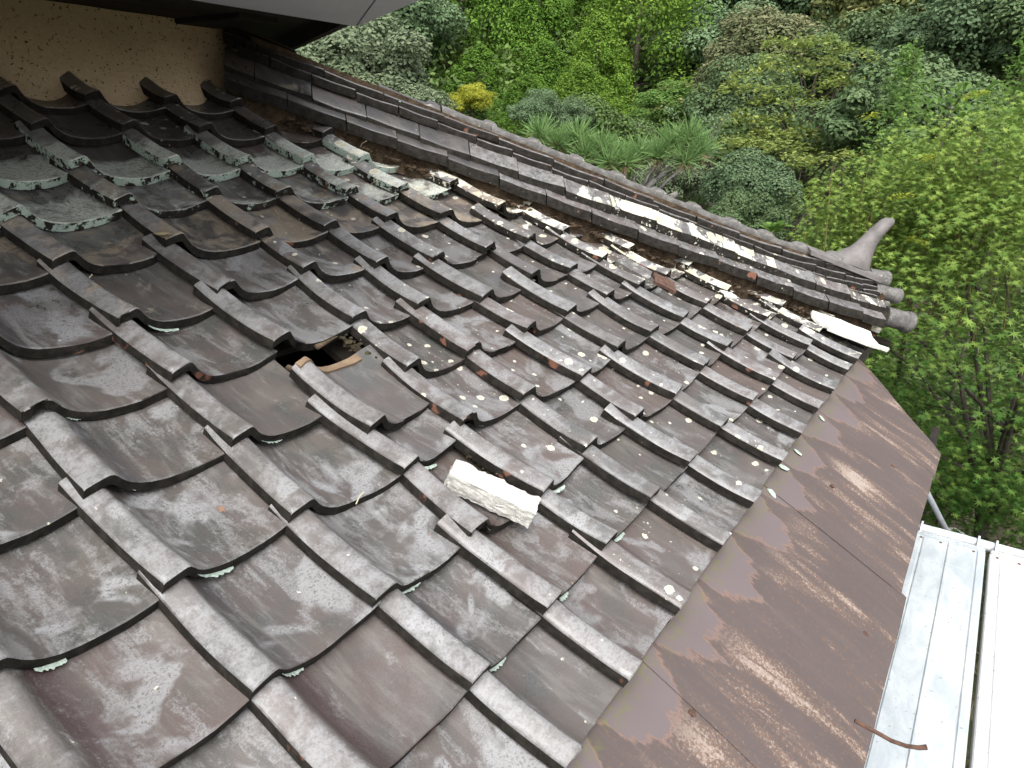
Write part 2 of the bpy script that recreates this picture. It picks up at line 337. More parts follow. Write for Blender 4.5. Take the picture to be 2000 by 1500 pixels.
def plank_material(name, c1, c2, spec=0.5):
    q = NB(name); p = q.obj()
    n = q.noise(q.vmul(p, (0.35, 1, 1)), 14, 6, 0.7, 0.6); s = q.noise(p, 60, 3, 0.5); b = q.noise(q.vmul(p, (0.3, 1, 1)), 5, 4, 0.6)
    col = q.mix(q.step(n, 0.35, 0.7), c1, c2)
    col = q.mix(q.math('MULTIPLY', q.step(b, 0.52, 0.7), 0.35), col, (0.62, 0.60, 0.54))
    col = q.mix(q.math('MULTIPLY', q.step(s, 0.665, 0.70), 0.7), col, (0.20, 0.17, 0.14))
    q.set(color=col, rough=q.mixf(n, 0.42, 0.6), spec=spec, metal=0.0); q.bump(n, 0.1, 0.002)
    return q.m
M_PLANK = plank_material('galvanised_deck', (0.32, 0.355, 0.37), (0.45, 0.48, 0.49))
M_PLANK2 = plank_material('whitened_deck', (0.50, 0.50, 0.485), (0.60, 0.60, 0.58))

def ground_material():
    q = NB('hillside_ground'); p = q.obj()
    n = q.noise(p, 0.5, 6, 0.7); f = q.noise(p, 7, 6, 0.75)
    col = q.mix(q.step(n, 0.35, 0.65), (0.030, 0.036, 0.016), (0.055, 0.045, 0.030))
    col = q.mix(q.math('MULTIPLY', q.step(f, 0.5, 0.66), 0.7), col, (0.11, 0.092, 0.065))
    q.set(color=col, rough=0.95, spec=0.1); q.bump(f, 0.8, 0.05); return q.m
M_GROUND = ground_material()

L_CEDAR = leaf_material('cedar_leaf', (0.053, 0.118, 0.018), (0.162, 0.282, 0.041))
L_CEDARY = leaf_material('bright_cedar_leaf', (0.070, 0.150, 0.022), (0.216, 0.336, 0.046))
L_SILVER = leaf_material('grey_green_leaf', (0.098, 0.137, 0.072), (0.215, 0.254, 0.150), 0.2)
L_BLUE = leaf_material('blue_green_leaf', (0.072, 0.127, 0.058), (0.176, 0.247, 0.124), 0.2)
L_DARK = leaf_material('evergreen_leaf', (0.055, 0.101, 0.039), (0.156, 0.215, 0.094), 0.2)
L_BROWN = leaf_material('russet_tipped_leaf', (0.072, 0.111, 0.044), (0.208, 0.202, 0.104), 0.25)
L_LAYER = leaf_material('yellowing_leaf', (0.111, 0.169, 0.039), (0.286, 0.325, 0.091), 0.4)
L_OLIVE = leaf_material('olive_leaf', (0.098, 0.130, 0.036), (0.247, 0.247, 0.098), 0.35)
L_YELLOW = leaf_material('golden_leaf', (0.200, 0.240, 0.030), (0.520, 0.500, 0.060), 0.35)
L_MAPLE = leaf_material('maple_leaf', (0.052, 0.128, 0.023), (0.239, 0.326, 0.065), 0.28)
L_SHOOT = leaf_material('young_leaf', (0.130, 0.190, 0.020), (0.340, 0.360, 0.040), 0.45)
L_FRESH = leaf_material('fresh_leaf', (0.090, 0.180, 0.036), (0.204, 0.324, 0.084), 0.4)
L_PINE = leaf_material('pine_needle', (0.083, 0.176, 0.050), (0.242, 0.363, 0.132), 0.25)
L_DEAD = leaf_material('dead_needle', (0.208, 0.143, 0.078), (0.390, 0.286, 0.169), 0.2)
L_UNDER = leaf_material('undergrowth_leaf', (0.036, 0.073, 0.021), (0.130, 0.189, 0.055), 0.25)

# ------------------------------------------------------------------ the house and its tiled hip roof
house = thing('old_house', 'old house with weathered pantile hip roof, earthen plaster wall and brown sheet metal skirt', 'house')
TIPS = {
  0: {5:(0.006,1.071), 4:(0.003,0.868), 3:(0.001,0.639), 2:(-0.002,0.413), },
  1: {0:(0.293,-0.000), 1:(0.277,0.198), 2:(0.256,0.415), 3:(0.258,0.647), 4:(0.283,0.855), 5:(0.288,1.064), 6:(0.290,1.262), 7:(0.279,1.500), 8:(0.268,1.695), },
  2: {0:(0.532,0.002), 1:(0.526,0.200), 2:(0.539,0.414), 3:(0.544,0.620), 6:(0.562,1.299), 7:(0.564,1.519), 8:(0.544,1.717), 9:(0.532,1.911), 10:(0.548,2.134), 11:(0.563,2.335), },
  3: {0:(0.789,0.003), 1:(0.791,0.207), 2:(0.783,0.392), 3:(0.790,0.655), 4:(0.815,0.873), 5:(0.821,1.087), 6:(0.847,1.322), 7:(0.829,1.506), 8:(0.820,1.731), 9:(0.806,1.907), 10:(0.807,2.128), 11:(0.801,2.327), },
  4: {0:(1.086,0.008), 1:(1.043,0.213), 2:(1.046,0.423), 3:(1.043,0.644), 4:(1.046,0.850), 5:(1.064,1.069), 6:(1.097,1.280), 7:(1.081,1.498), 8:(1.060,1.700), 9:(1.059,1.900), 10:(1.067,2.121), 11:(1.067,2.318), },
  5: {0:(1.354,0.010), 1:(1.312,0.209), 2:(1.326,0.412), 3:(1.329,0.610), 4:(1.341,0.845), 5:(1.334,1.028), 6:(1.337,1.253), 7:(1.356,1.497), 8:(1.333,1.675), 9:(1.328,1.900), 10:(1.331,2.111), 11:(1.322,2.308), },
  6: {0:(1.659,0.016), 1:(1.606,0.220), 2:(1.599,0.394), 3:(1.611,0.638), 4:(1.616,0.854), 5:(1.672,1.059), 6:(1.629,1.250), 7:(1.621,1.471), 8:(1.586,1.668), 10:(1.588,2.090), },
  7: {0:(1.922,0.019), 1:(1.910,0.210), 2:(1.908,0.413), 3:(1.885,0.635), 4:(1.920,0.860), 5:(1.916,1.035), 6:(1.906,1.247), 7:(1.971,1.461), },
  8: {0:(2.208,0.023), 1:(2.183,0.208), 2:(2.182,0.421), 3:(2.174,0.623), },
  9: {0:(2.462,0.020), 1:(2.494,0.220), 2:(2.457,0.426), },
  10: {0:(2.769,0.022), 1:(2.748,0.211), },
  11: {0:(2.957,0.016), },
}

def lattice(c, r):
    """tip (lower left corner of the roll) of a tile, as x along the eave and s up the slope"""
    if c in TIPS and r in TIPS[c]: return TIPS[c][r]
    sx = sy = sw = 0.0
    for cc, d in TIPS.items():
        for rr, (x, s) in d.items():
            d2 = (cc-c)**2 + (rr-r)**2
            if d2 < 16:
                w = 1/(d2+0.3)**2; sx += w*(x-cc*W); sy += w*(s-rr*E); sw += w
    k = 1.0 if sw else 0
    return (c*W + (k*sx/sw if sw else 0) + rng.uniform(-.004, .004), r*E + (k*sy/sw if sw else 0) + rng.uniform(-.004, .004))
HIP = 3.74                                                  # plan line X+Y under the middle of the hip ridge
PROFILE = [(0, -.004), (.010, 0), (.045, .0045), (.09, .0095), (.125, .0130), (.150, .0142), (.174, .0115), (.206, .001), (.243, -.012), (.29, -.0245), (.35, -.0355), (.43, -.0450), (.54, -.0512), (.67, -.0535), (.80, -.0520), (.90, -.0465), (1.0, -.0380), (1.09, -.0310)]
VROWS = [0.0, 0.009, 0.10, 0.22, 0.35, 0.48, 0.60, 0.72, 0.86, 1.0]
THK = 0.0235
def place(x, s, n=0.0): return Vector((x, 0, 0)) + UPS*s + NRM*n
def make_tile(x, s, wid, length=0.285, rot=0.0, lift=0.0, pitch=None, seed=0, clip=True, chip=0.0, back_chip=False, roughcut=None, umax=1.09):
    r = random.Random(seed*7919+13)
    sag = r.uniform(.008, .013); tw = r.uniform(-.004, .004); hs = r.uniform(.92, 1.08)
    slope = -(THK+.001)/E if pitch is None else pitch
    rows = []; ca, sa = math.cos(rot), math.sin(rot)
    for i, v in enumerate(VROWS):
        row = []
        for j, (u, h) in enumerate(PROFILE):
            uu = min(u, umax)
            if u > umax: h = PROFILE[j-1][1]+.0001*(j)
            lx = uu*wid; ly = v*length
            if i == 0:
                h2 = h - .003; ly += snoise(uu*9, seed*1.3, 0, seed)*.0022
                if chip and r.random() < chip: ly += r.uniform(.004, .012); h2 -= .004
            else: h2 = h
            if i == len(VROWS)-1 and back_chip: ly += snoise(uu*6, seed)*.006
            if j == 0: lx += snoise(v*5, seed*2.1, 1, seed)*.0015
            z = h2*hs + ly*slope - sag*4*v*(1-v) + tw*(uu-.5)*2*(1-v) + snoise(uu*5+seed, v*4, seed, 2)*.0011 + lift
            px = x + lx*ca - ly*sa; ps = s + lx*sa + ly*ca
            row.append(place(px, ps, z))
        rows.append(row)
    bm = grid_solid(rows, lambda i, j: -NRM*THK)
    uvl = bm.loops.layers.uv.new('UVMap')
    inv = Vector((x, 0, 0)) + UPS*s
    for f in bm.faces:
        for l in f.loops:
            d = l.vert.co - inv; lx = d.x*ca + d.dot(UPS)*sa; ly = -d.x*sa + d.dot(UPS)*ca
            l[uvl].uv = (lx/wid, ly/length)
    if clip:
        co = Vector((HIP-.07, 0, 0)); no = Vector((1, 1, 0)).normalized()
        if any((v.co-co).dot(no) > 0 for v in bm.verts):
            res = bmesh.ops.bisect_plane(bm, geom=bm.verts[:]+bm.edges[:]+bm.faces[:], plane_co=co, plane_no=no, clear_outer=True)
            ed = [g for g in res['geom_cut'] if isinstance(g, bmesh.types.BMEdge)]
            if ed:
                for f in bmesh.ops.edgeloop_fill(bm, edges=ed, mat_nr=1)['faces']: f.material_index = 1
    if not bm.verts: bm.free(); return None
    org = place(x, s); bmesh.ops.translate(bm, vec=-org, verts=bm.verts[:])
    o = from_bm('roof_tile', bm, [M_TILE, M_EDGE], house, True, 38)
    o.location = org; return o
def weather(o, c, r):
    """how much of each growth a tile carries, by where it lies on the roof"""
    g = random.Random(c*31+r*977+5)
    mint = g.choice([0, 0, .05, .12])
    if r == 9 and c < 8: mint = g.uniform(.75, 1.0)
    if r == 8 and c < 7: mint = g.uniform(.35, .8)
    if r >= 10: mint = 0.0
    tan = 0.0
    if r == 7: tan = g.uniform(.5, 1.0)
    elif r == 8: tan = g.uniform(.2, .6)
    elif r == 6: tan = g.uniform(0, .35)
    x, s = c*W, r*E
    dh = (HIP - x - s*math.cos(TH))/1.414
    white = min(1.0, 1.5*max(0.0, 1 - dh/0.80)) * (0.25 + 0.75*min(1, max(0, (x-.9)/1.1)))
    if r > 9: white *= .1
    white = min(1, white*g.uniform(.8, 1.3)) if white > .03 else 0.06
    if .8 < x and white < .3: white = max(white, g.uniform(.14, .40))
    dust = g.uniform(.3, .9)
    if c <= 3 and r <= 6: dust = g.uniform(.45, 1.0)  # higher value also brings more of the painted sky sheen
    if r >= 10: dust = g.uniform(0, .15)
    o['mint'] = mint; o['tan'] = tan; o['white'] = white; o['dust'] = dust
sid = 0
for c in range(-5, 14):
    for r in range(0, 12):
        x, s = lattice(c, r)
        if x + s*math.cos(TH) > HIP - .12: continue
        sid += 1
        x2, s2 = lattice(c+1, r)
        wid = min(max(x2-x, .245), .35)
        rot = math.atan2(max(-.02, min(.02, s2-s)), wid)
        g = random.Random(sid)
        kw = dict(chip=.10 if g.random() < .35 else 0.0)
        label = None
        if (c, r) == (2, 4): continue
        if (c, r) == (2, 2): kw.update(umax=.88, chip=.5); wid = .27; label = 'broken tile with its right half gone, carrying the concrete chunk'
        L = 0.285
        if r == 11: L = .20
        if (c, r) == (2, 5): kw.update(lift=.006)
        if (c, r) == (7, 7): kw.update(lift=.012); label = 'brown cracked tile riding up beside the hip ridge'
        o = make_tile(x, s, wid, length=L, rot=rot, seed=sid, **kw)
        if o is None: continue
        weather(o, c, r)
        if label: o['label'] = label
        if (c, r) in ((7, 7),): o['tan'] = 1.0
# the slipped tile under the hole
o = make_tile(.552, .744, .262, length=.248, rot=.06, lift=.012, pitch=-.075, seed=901, chip=.12, back_chip=True)
o['label'] = 'slipped tile with its tan upper edge bared below the hole'; o['mint'] = .1; o['tan'] = .0; o['white'] = .06; o['dust'] = .35
# bare clay band along the head of the slipped tile
rows = []
for i in range(3):
    row = []
    for j in range(2, len(PROFILE)-2):
        u, h = PROFILE[j]; ly = .248*(.91+.045*i) + snoise(u*8, i)*.008*(i < 2)
        lx = u*.262; z = h + ly*-.075 + .0125 + .0008*(2-i)
        row.append(place(.552 + lx*math.cos(.06) - ly*math.sin(.06), .744 + lx*math.sin(.06) + ly*math.cos(.06), z))
    rows.append(row)
cl = from_bm('bare_clay_head', grid_solid(rows, lambda i, j: -NRM*.012), M_RAWCLAY, o); cl.location = -o.location

# boards and clay bed under the tiles, with the hole left open
def slab_poly(name, pts, n0, th, mat, label=None):
    bm = bmesh.new(); a = [bm.verts.new(place(x, s, n0)) for x, s in pts]; b = [bm.verts.new(place(x, s, n0-th)) for x, s in pts]
    bm.faces.new(a); bm.faces.new(b[::-1])
    for i in range(len(a)): bm.faces.new((a[i], b[i], b[(i+1) % len(a)], a[(i+1) % len(a)]))
    return from_bm(name, bm, mat, house, False)
def hipx(s, off=.05): return HIP-off-s*math.cos(TH)
HX0, HX1, HS0, HS1 = .54, .81, .90, 1.16
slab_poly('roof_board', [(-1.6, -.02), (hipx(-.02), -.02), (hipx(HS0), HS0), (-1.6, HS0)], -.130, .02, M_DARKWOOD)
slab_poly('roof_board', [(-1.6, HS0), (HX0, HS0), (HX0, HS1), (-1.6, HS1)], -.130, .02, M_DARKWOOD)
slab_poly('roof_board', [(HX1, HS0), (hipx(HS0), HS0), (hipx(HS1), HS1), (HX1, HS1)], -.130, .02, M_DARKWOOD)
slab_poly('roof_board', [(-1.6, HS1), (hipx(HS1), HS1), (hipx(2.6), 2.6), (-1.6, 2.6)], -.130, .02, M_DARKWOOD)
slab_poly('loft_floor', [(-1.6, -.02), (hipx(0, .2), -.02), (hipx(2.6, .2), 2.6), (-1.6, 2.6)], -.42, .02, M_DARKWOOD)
# far side of the hip
bm = bmesh.new()
vs = [bm.verts.new(p) for p in [(3.76, -.03, -.09), (3.76, 4.2, -.09), (1.5, 4.2, 1.04), (1.5, 2.24, 1.04)]]
vb = [bm.verts.new(v.co-Vector((0, 0, .03))) for v in vs]
bm.faces.new(vs); bm.faces.new(vb[::-1])
for i in range(4): bm.faces.new((vs[i], vb[i], vb[(i+1) % 4], vs[(i+1) % 4]))
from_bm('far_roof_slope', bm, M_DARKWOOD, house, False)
# splinters and battens seen through the hole
for (x, s, n, lx, ls, rz) in [(.63, .985, -.075, .018, .15, .5), (.60, 1.0, -.085, .014, .13, .62), (.745, 1.085, -.060, .085, .016, .2)]:
    R = Matrix((Vector((1, 0, 0)), UPS, NRM)).transposed()
    o = from_bm('wood_splinter', box_bm((0, 0, 0), (lx, ls, .008), None, None, .002, .004), M_SPLINTER, house)
    o.matrix_local = Matrix.Translation(place(x, s, n)) @ R.to_4x4() @ Matrix.Rotation(rz, 4, 'Z')
# mossy clay left along the gap
def lumps(name, pts, size, mat, n, seed, flat=.5):
    r = random.Random(seed); bm = bmesh.new()
    for k in range(n):
        t = r.random(); i = min(int(t*(len(pts)-1)), len(pts)-2); q = t*(len(pts)-1)-i
        p = Vector(pts[i]).lerp(Vector(pts[i+1]), q) + Vector([r.gauss(0, size*.55) for _ in range(3)])*.6
        b = bmesh.new(); bmesh.ops.create_icosphere(b, subdivisions=1, radius=size*r.uniform(.3, .8))
        for v in b.verts: v.co = Vector((v.co.x, v.co.y, v.co.z*flat))*r.uniform(.75, 1.25) + p
        me = bpy.data.meshes.new('tmp'); b.to_mesh(me); b.free(); bm.from_mesh(me); bpy.data.meshes.remove(me)
    o = from_bm(name, bm, mat, house); o['kind'] = 'stuff'; return o
M_MOSSCLAY = noise_material('mossy_clay', (0.030, 0.024, 0.016), (0.065, 0.052, 0.032), 30, 0.95, 0.1, 0.9, 0.006, c3=(0.10, 0.12, 0.04), t3=0.58)
lumps('clay_bed', [place(.79, 1.07, -.055), place(.82, .93, -.06), place(.825, .80, -.06), place(.81, .68, -.06)], .016, M_MOSSCLAY, 260, 3)
lumps('clay_bed', [place(.775, .62, -.055), place(.785, .50, -.06), place(.77, .42, -.062)], .012, M_MOSSCLAY, 120, 4)

# ------------------------------------------------------------------ hip ridge: courses of ridge tiles and grey crown tiles
D3 = Vector((-1, 1, 0.5)).normalized(); PER = Vector((-1, -1, 0)).normalized(); NUP = PER.cross(D3)
if NUP.z < 0: NUP = -NUP
def hip(along, a, h):
    """along: plan metres up the hip from its foot, a: towards the camera side, h: height above the hip line"""
    t = along/math.sqrt(2); return Vector((HIP-t, t, t*.5+h)) + PER*a
def up_foot(l): return .060*max(0.0, (.80-l)/.62)**1.4
def ridge_tile(l0, l1, half, zfun, th, mat, seed, tilt=0.0, name='ridge_tile', rise=lambda l: 0.0):
    r = random.Random(seed); rows = []
    jl = [r.uniform(-.004, .004) for _ in range(2)]; jh = r.uniform(-.003, .003); ja = r.uniform(-.006, .006)
    n = 6
    cols = [-1, -.975, -.85, -.7, -.5, 0, .5, .7, .85, .975, 1]
    for i in range(n):
        t = i/(n-1); l = l0+(l1-l0)*t; row = []
        for k in cols:
            a = k*half + ja
            z = zfun(abs(k)*half, half) - (.004 if abs(k) == 1 else 0) - (.003 if i in (0, n-1) else 0)
            z += tilt*(.5-t) + jh + snoise(l*9, a*30, seed, seed)*.0018 + (jl[0]*(1-t) + jl[1]*t) - .006*4*t*(1-t)*(tilt > .004) + rise(l)
            row.append(hip(l, a, z) + D3*snoise(a*40, seed)*.002)
        rows.append(row)
    bm = grid_solid(rows, lambda i, j: Vector((0, 0, -th)))
    uvl = bm.loops.layers.uv.new('UVMap')
    for f in bm.faces:
        for l in f.loops: l[uvl].uv = (.6, .5)
    mid = hip((l0+l1)/2, 0, zfun(half, half)); bmesh.ops.translate(bm, vec=-mid, verts=bm.verts[:])
    o = from_bm(name, bm, mat, house, True, 40); o.location = mid
    return o
def rweather(o, l, course):
    g = random.Random(int(l*1000)+course*77)
    o['mint'] = .05 if g.random() < .7 else .2
    o['tan'] = .25 if g.random() < .2 else 0.0
    wl = 0.02
    if l < 2.0: wl = min(1, max(0, (2.0-l)/.40)) * g.uniform(.75, 1.0)
    if l < .75: wl *= .55
    if course == 1: wl *= .5
    if course >= 3: wl *= .45
    o['white'] = max(.04, wl); o['dust'] = g.uniform(.2, .8) if l < 2.2 else g.uniform(0, .15)
def course(joints, half, zfun, th, cid, gap=.002, tilt=.006, rise=lambda l: 0.0):
    for i in range(len(joints)-1):
        l0, l1 = sorted((joints[i], joints[i+1]))
        o = ridge_tile(l0+gap, l1-gap, half, zfun, th, [M_RIDGE, M_EDGE], cid*100+i, tilt, rise=rise); rweather(o, (l0+l1)/2, cid)
def steps(a, b, d, seed):
    r = random.Random(seed); out = [a]
    while out[-1]+d*1.05 < b: out.append(out[-1]+d*r.uniform(.93, 1.07))
    out.append(b); return out
J2 = [.14, .239, .355, .556, .777, .992, 1.2, 1.413, 1.627, 1.843, 2.051, 2.259, 2.465, 2.676, 2.882, 3.09, 3.2]
J1 = [.16, .30, .50, .70, .90, 1.105, 1.31, 1.511, 1.729, 1.935, 2.14, 2.355, 2.56, 2.756, 2.973, 3.2]
course(J1, .176, lambda a, h: .008 + (h-max(a, .08))*.60, .042, 1, rise=lambda l: .3*up_foot(l) - .012*max(0, l-2.4))
course(J2, .141, lambda a, h: .064 + (h-max(a, .07))*.88, .036, 2, tilt=.007, rise=lambda l: .012*math.sin(l*2.1-.8) + .45*up_foot(l) - .022*max(0, l-2.5))
course(steps(.20, 3.15, .165, 5), .089, lambda a, h: .137 + (h-a)*.15, .031, 3, rise=lambda l: 1.0*up_foot(l) - .010*max(0, l-2.5))
course(steps(.24, 3.12, .235, 6), .083, lambda a, h: .167 + (h-a)*.2, .026, 4, tilt=.005, rise=lambda l: 1.0*up_foot(l) - .012*max(0, l-2.5))
# thin flat courses near the foot of the ridge
for k in range(3):
    course(steps(.155+.01*k, .86-.2*k, .105, 20+k), .094+.004*k, lambda a, h, k=k: .1035-.018*k, .0155, 5+k, gap=.0015, tilt=.001, rise=lambda l: 1.0*up_foot(l))
# clay core of the ridge
def core(l0, l1, half, h0, h1, rise=lambda l: 0.0):
    L_ = [l0+(l1-l0)*i/30 for i in range(31)]
    rows = [[hip(l, -half, h0+rise(l)), hip(l, -half*.96, h1+rise(l) + snoise(i*.9, 1)*.004), hip(l, half*.96, h1+rise(l) + snoise(i*.8, 3)*.004), hip(l, half + snoise(i*1.3, 2)*.008, h0+rise(l))] for i, l in enumerate(L_)]
    from_bm('clay_core', grid_solid(rows, lambda i, j: Vector((0, 0, -.012))), M_CLAY, house)
core(.2, 3.2, .135, -.12, .0); core(.2, 3.15, .112, -.02, .055); core(.2, 3.15, .072, .04, .105); core(.2, .9, .085, .04, .08, up_foot)
core(.25, 3.1, .070, .10, .178, up_foot)
# grey crown tiles with a collar at the lower end
CJ = [.38, .586, .787, .97, 1.176, 1.359, 1.563, 1.759, 1.958, 2.151, 2.36]
def crown(l0, l1, seed, mat, hb, rr=.058):
    r = random.Random(seed); rows = []
    prof = [(0, .0, .013), (.08, .002, .017), (.17, .003, .015), (.22, .0, .004), (.32, .0, .0), (.6, -.001, -.002), (.85, .0, .001), (1.0, 0, .002)]   # t from the lower end, flare, rise
    dh = r.uniform(-.003, .003); da = r.uniform(-.005, .005)
    for t, fl, rise in prof:
        row = []; l = l0+(l1-l0)*t
        for k in range(13):
            q = PI*k/12; a = -math.cos(q); hh = math.sin(q)**.6
            row.append(hip(l, a*(rr+fl)+da, hb + up_foot(l) + hh*(.024+rise) + dh + snoise(q*2, t*4, seed, seed)*.001))
        rows.append(row)
    bm = grid_solid(rows, lambda i, j: Vector((0, 0, -.014)))
    mid = hip((l0+l1)/2, 0, hb); bmesh.ops.translate(bm, vec=-mid, verts=bm.verts[:])
    o = from_bm('ridge_crown_tile', bm, mat, house, True, 45); o.location = mid; return o
for i in range(len(CJ)-1): crown(CJ[i]-.022, CJ[i+1]+.004, 300+i, [M_CROWN, M_CROWN], .186)
o = crown(2.37, 2.62, 350, [M_RIDGE, M_EDGE], .165, .046); rweather(o, 2.5, 3)
o = ridge_tile(2.60, 2.86, .060, lambda a, h: .172, .03, [M_RIDGE, M_EDGE], 360); rweather(o, 2.8, 1)
o = ridge_tile(2.88, 3.2, .066, lambda a, h: .160, .04, [M_RIDGE, M_EDGE], 361); rweather(o, 2.9, 1)
o = ridge_tile(2.94, 3.2, .046, lambda a, h: .192, .03, [M_RIDGE, M_EDGE], 362); rweather(o, 2.9, 1)

# ornament on the foot of the ridge: flared base and upswept horn
SEC = [(.222, .41, .185, .080), (.245, .395, .185, .078), (.265, .365, .183, .070), (.290, .332, .179, .059), (.330, .296, .169, .049), (.375, .257, .152, .041), (.420, .222, .130, .039), (.458, .193, .104, .039), (.488, .168, .086, .037), (.508, .148, .084, .031), (.520, .130, .092, .018)]
bm = bmesh.new(); rings = []
for h, la, lb, wd in SEC:
    tl = (la-lb)*.30
    rings.append([bm.verts.new(hip((la+lb)/2 + math.cos(2*PI*k/20)*(la-lb)/2, math.sin(2*PI*k/20)*wd, h - math.cos(2*PI*k/20)*tl*.5*(h > .3))) for k in range(20)])
for r0, r1 in zip(rings, rings[1:]):
    for k in range(20): bm.faces.new((r0[k], r0[(k+1) % 20], r1[(k+1) % 20], r1[k]))
bm.faces.new(rings[0][::-1]); bm.faces.new(rings[-1])
bmesh.ops.subdivide_edges(bm, edges=bm.edges[:], cuts=1, use_grid_fill=True, smooth=.6)
horn = from_bm('ridge_end_horn', bm, M_HORN, house, True, 60)
rows = [[hip(l, a,   .238 - abs(a)*.18 - (.008 if abs(a) > .08 else 0)) for a in (-.092, -.088, -.05, 0, .05, .088, .092)] for l in (.16, .165, .3, .45, .58)]
from_bm('horn_base', grid_solid(rows, lambda i, j: Vector((0, 0, -.022))), M_HORN, house, True, 40)
# round butt ends of the barrel tiles below the horn, with clay between them
def butt(l, a, h, rad, ln, dirr, mat=None):
    d = dirr.normalized(); p = hip(l, a, h)
    pr = [(-.01, 1.0), (.35, 1.0), (.72, .98), (.76, 1.1), (.97, 1.1), (1.0, 1.02), (1.0, .7)]
    bm = tube_bm([p + d*ln*t for t, _ in pr], [rad*k for _, k in pr], 18)
    return from_bm('round_end_tile', bm, mat or M_CROWN, house, True, 40)
DF = -Vector((-1, 1, 0.28))
butt(.19, .015, .205, .040, .12, DF); butt(.17, .060, .145, .036, .14, DF + Vector((-.2, -.25, -.05)))
butt(.10, .085, .040, .050, .15, DF + Vector((-.15, -.2, -.1))); butt(.12, -.07, .075, .045, .13, DF)
for (l, a, h, sx, sy, sz) in [(.155, .03, .10, .06, .15, .07), (.17, .08, .02, .07, .10, .07)]:
    b = box_bm((0, 0, 0), (sx, sy, sz), None, None, .008, .012)
    R = Matrix((D3, PER, NUP)).transposed(); bmesh.ops.transform(b, matrix=Matrix.Translation(hip(l, a, h)) @ R.to_4x4(), verts=b.verts[:])
    from_bm('clay_fill', b, M_CLAY, house)
lumps('clay_bed', [hip(.3, .150, -.085), hip(3.0, .150, -.085)], .022, M_CLAY, 300, 8)

# ------------------------------------------------------------------ sheet metal skirt under the last row of tiles
def skirt_sheet(x0, x1, k, far=None):
    nx = max(4, int((x1-x0)/.05)); ns = 14; rows = []
    for i in range(ns+1):
        t = i/ns; row = []
        for j in range(nx+1):
            q = j/nx; s = .09 + (-.470+.012*math.sin(k*2.1) - .09)*t
            xx = x0 + (x1-x0)*q
            if far: xx = x0 + (far(s)-x0)*q
            n = -.084 + .0006*k - .010*max(0, t-.6)**1.5 + .0025*math.sin(xx*5+k) + .002*math.sin(xx*13+s*9)
            if t == 1: n -= .004
            xx2 = xx + .075*(s)*(.30)                          # seams lean a little
            n += .0045*math.exp(-((q*(x1-x0)-.008)/.008)**2)     # folded seam along its near edge
            row.append(place(xx2, s, n))
        rows.append(row)
    bm = grid_solid(rows, lambda i, j: -NRM*.0018)
    for f in bm.faces: f.material_index = 0
    uvl = bm.loops.layers.uv.new('UVMap')
    for f in bm.faces:
        for l in f.loops: l[uvl].uv = (l.vert.co.x, -l.vert.co.dot(UPS))
    return from_bm('metal_sheet', bm, M_SKIRT, house, True, 50)
skirt_sheet(-2.05, -1.14, 5); skirt_sheet(-1.15, -.235, 0); skirt_sheet(-.245, .685, 1); skirt_sheet(.675, 1.625, 2); skirt_sheet(1.61, 2.56, 1.2)
skirt_sheet(2.545, 3.3, 3, far=lambda s: 3.235 + (s-.0)*.93)
for (x, s) in [(.66, -.135), (1.9, -.16), (2.35, -.31), (.2, -.20), (1.3, -.40)]:
    b = bmesh.new(); bmesh.ops.create_uvsphere(b, u_segments=10, v_segments=6, radius=.0085)
    for v in b.verts: v.co = v.co*1.0; v.co.z *= .45
    o = from_bm('nail_head', b, M_RUST, house); o.matrix_local = Matrix.Translation(place(x, s, -.0815)) @ Matrix((Vector((1, 0, 0)), UPS, NRM)).transposed().to_4x4()
# bent rusty hook poking out below the skirt
hk = [(.765, -.36, -.085), (.772, -.405, -.098), (.778, -.425, -.107), (.785, -.45, -.111), (.790, -.470, -.108), (.792, -.482, -.101)]
from_bm('gutter_hook', tube_bm(hk, [.004, .004, .004, .004, .0042, .005], 8), M_RUST, house)
# eave board and walls below the roof
from_bm('eave_board', box_bm((.9, -.335, -.37), (4.6, .03, .10)), M_DARKWOOD, house, False)
from_bm('eave_soffit', box_bm((.9, .05, -.43), (4.6, .75, .02)), M_DARKWOOD, house, False)
from_bm('boarded_wall', box_bm((.55, 2.6, -1.87), (5.0, 4.6, 2.86)), M_DIRTWALL, house, False)

# ------------------------------------------------------------------ plaster wall and the upper roof's eave
rows = []
for i in range(30):
    z = .96 + .60*i/29; row = []
    for j in range(70):
        xx = -1.7 + 3.22*j/69; t = max(0, (1.19-z)/.2)
        y = 2.27 - .10*t**1.7 + .010*snoise(xx*5, z*9, 0, 1) + .004*snoise(xx*19, z*23, 0, 2)
        if j == 69: y += .02; xx += .02*snoise(z*30, 1)
        row.append(Vector((xx, y, z)))
    rows.append(row)
from_bm('plaster_wall', grid_solid(rows, lambda i, j: Vector((0, .12, 0))), [M_PLASTER, M_PLASTER], house, True, 60)
from_bm('plaster_wall', box_bm((-.1, 3.4, 1.2), (3.2, 2.0, .9)), M_PLASTER, house, False)
def poly_slab(name, pts, z0, z1, mat):
    bm = bmesh.new(); a = [bm.verts.new((x, y, z0)) for x, y in pts]; b = [bm.verts.new((x, y, z1)) for x, y in pts]
    bm.faces.new(a[::-1]); bm.faces.new(b)
    for i in range(len(a)): bm.faces.new((a[i], a[(i+1) % len(a)], b[(i+1) % len(a)], b[i]))
    return from_bm(name, bm, mat, house, False)
def vx(y): return 1.323 + (y-1.403)*.60                      # end edge of the upper roof in plan
YO = .84
mit = lambda y: 1.318 + (y-1.403)*.842
poly_slab('soffit_panel', [(-1.8, YO), (mit(YO)-.004, YO), (1.314, 1.403), (-1.8, 1.403)], 1.25, 1.275, M_FASCIA)
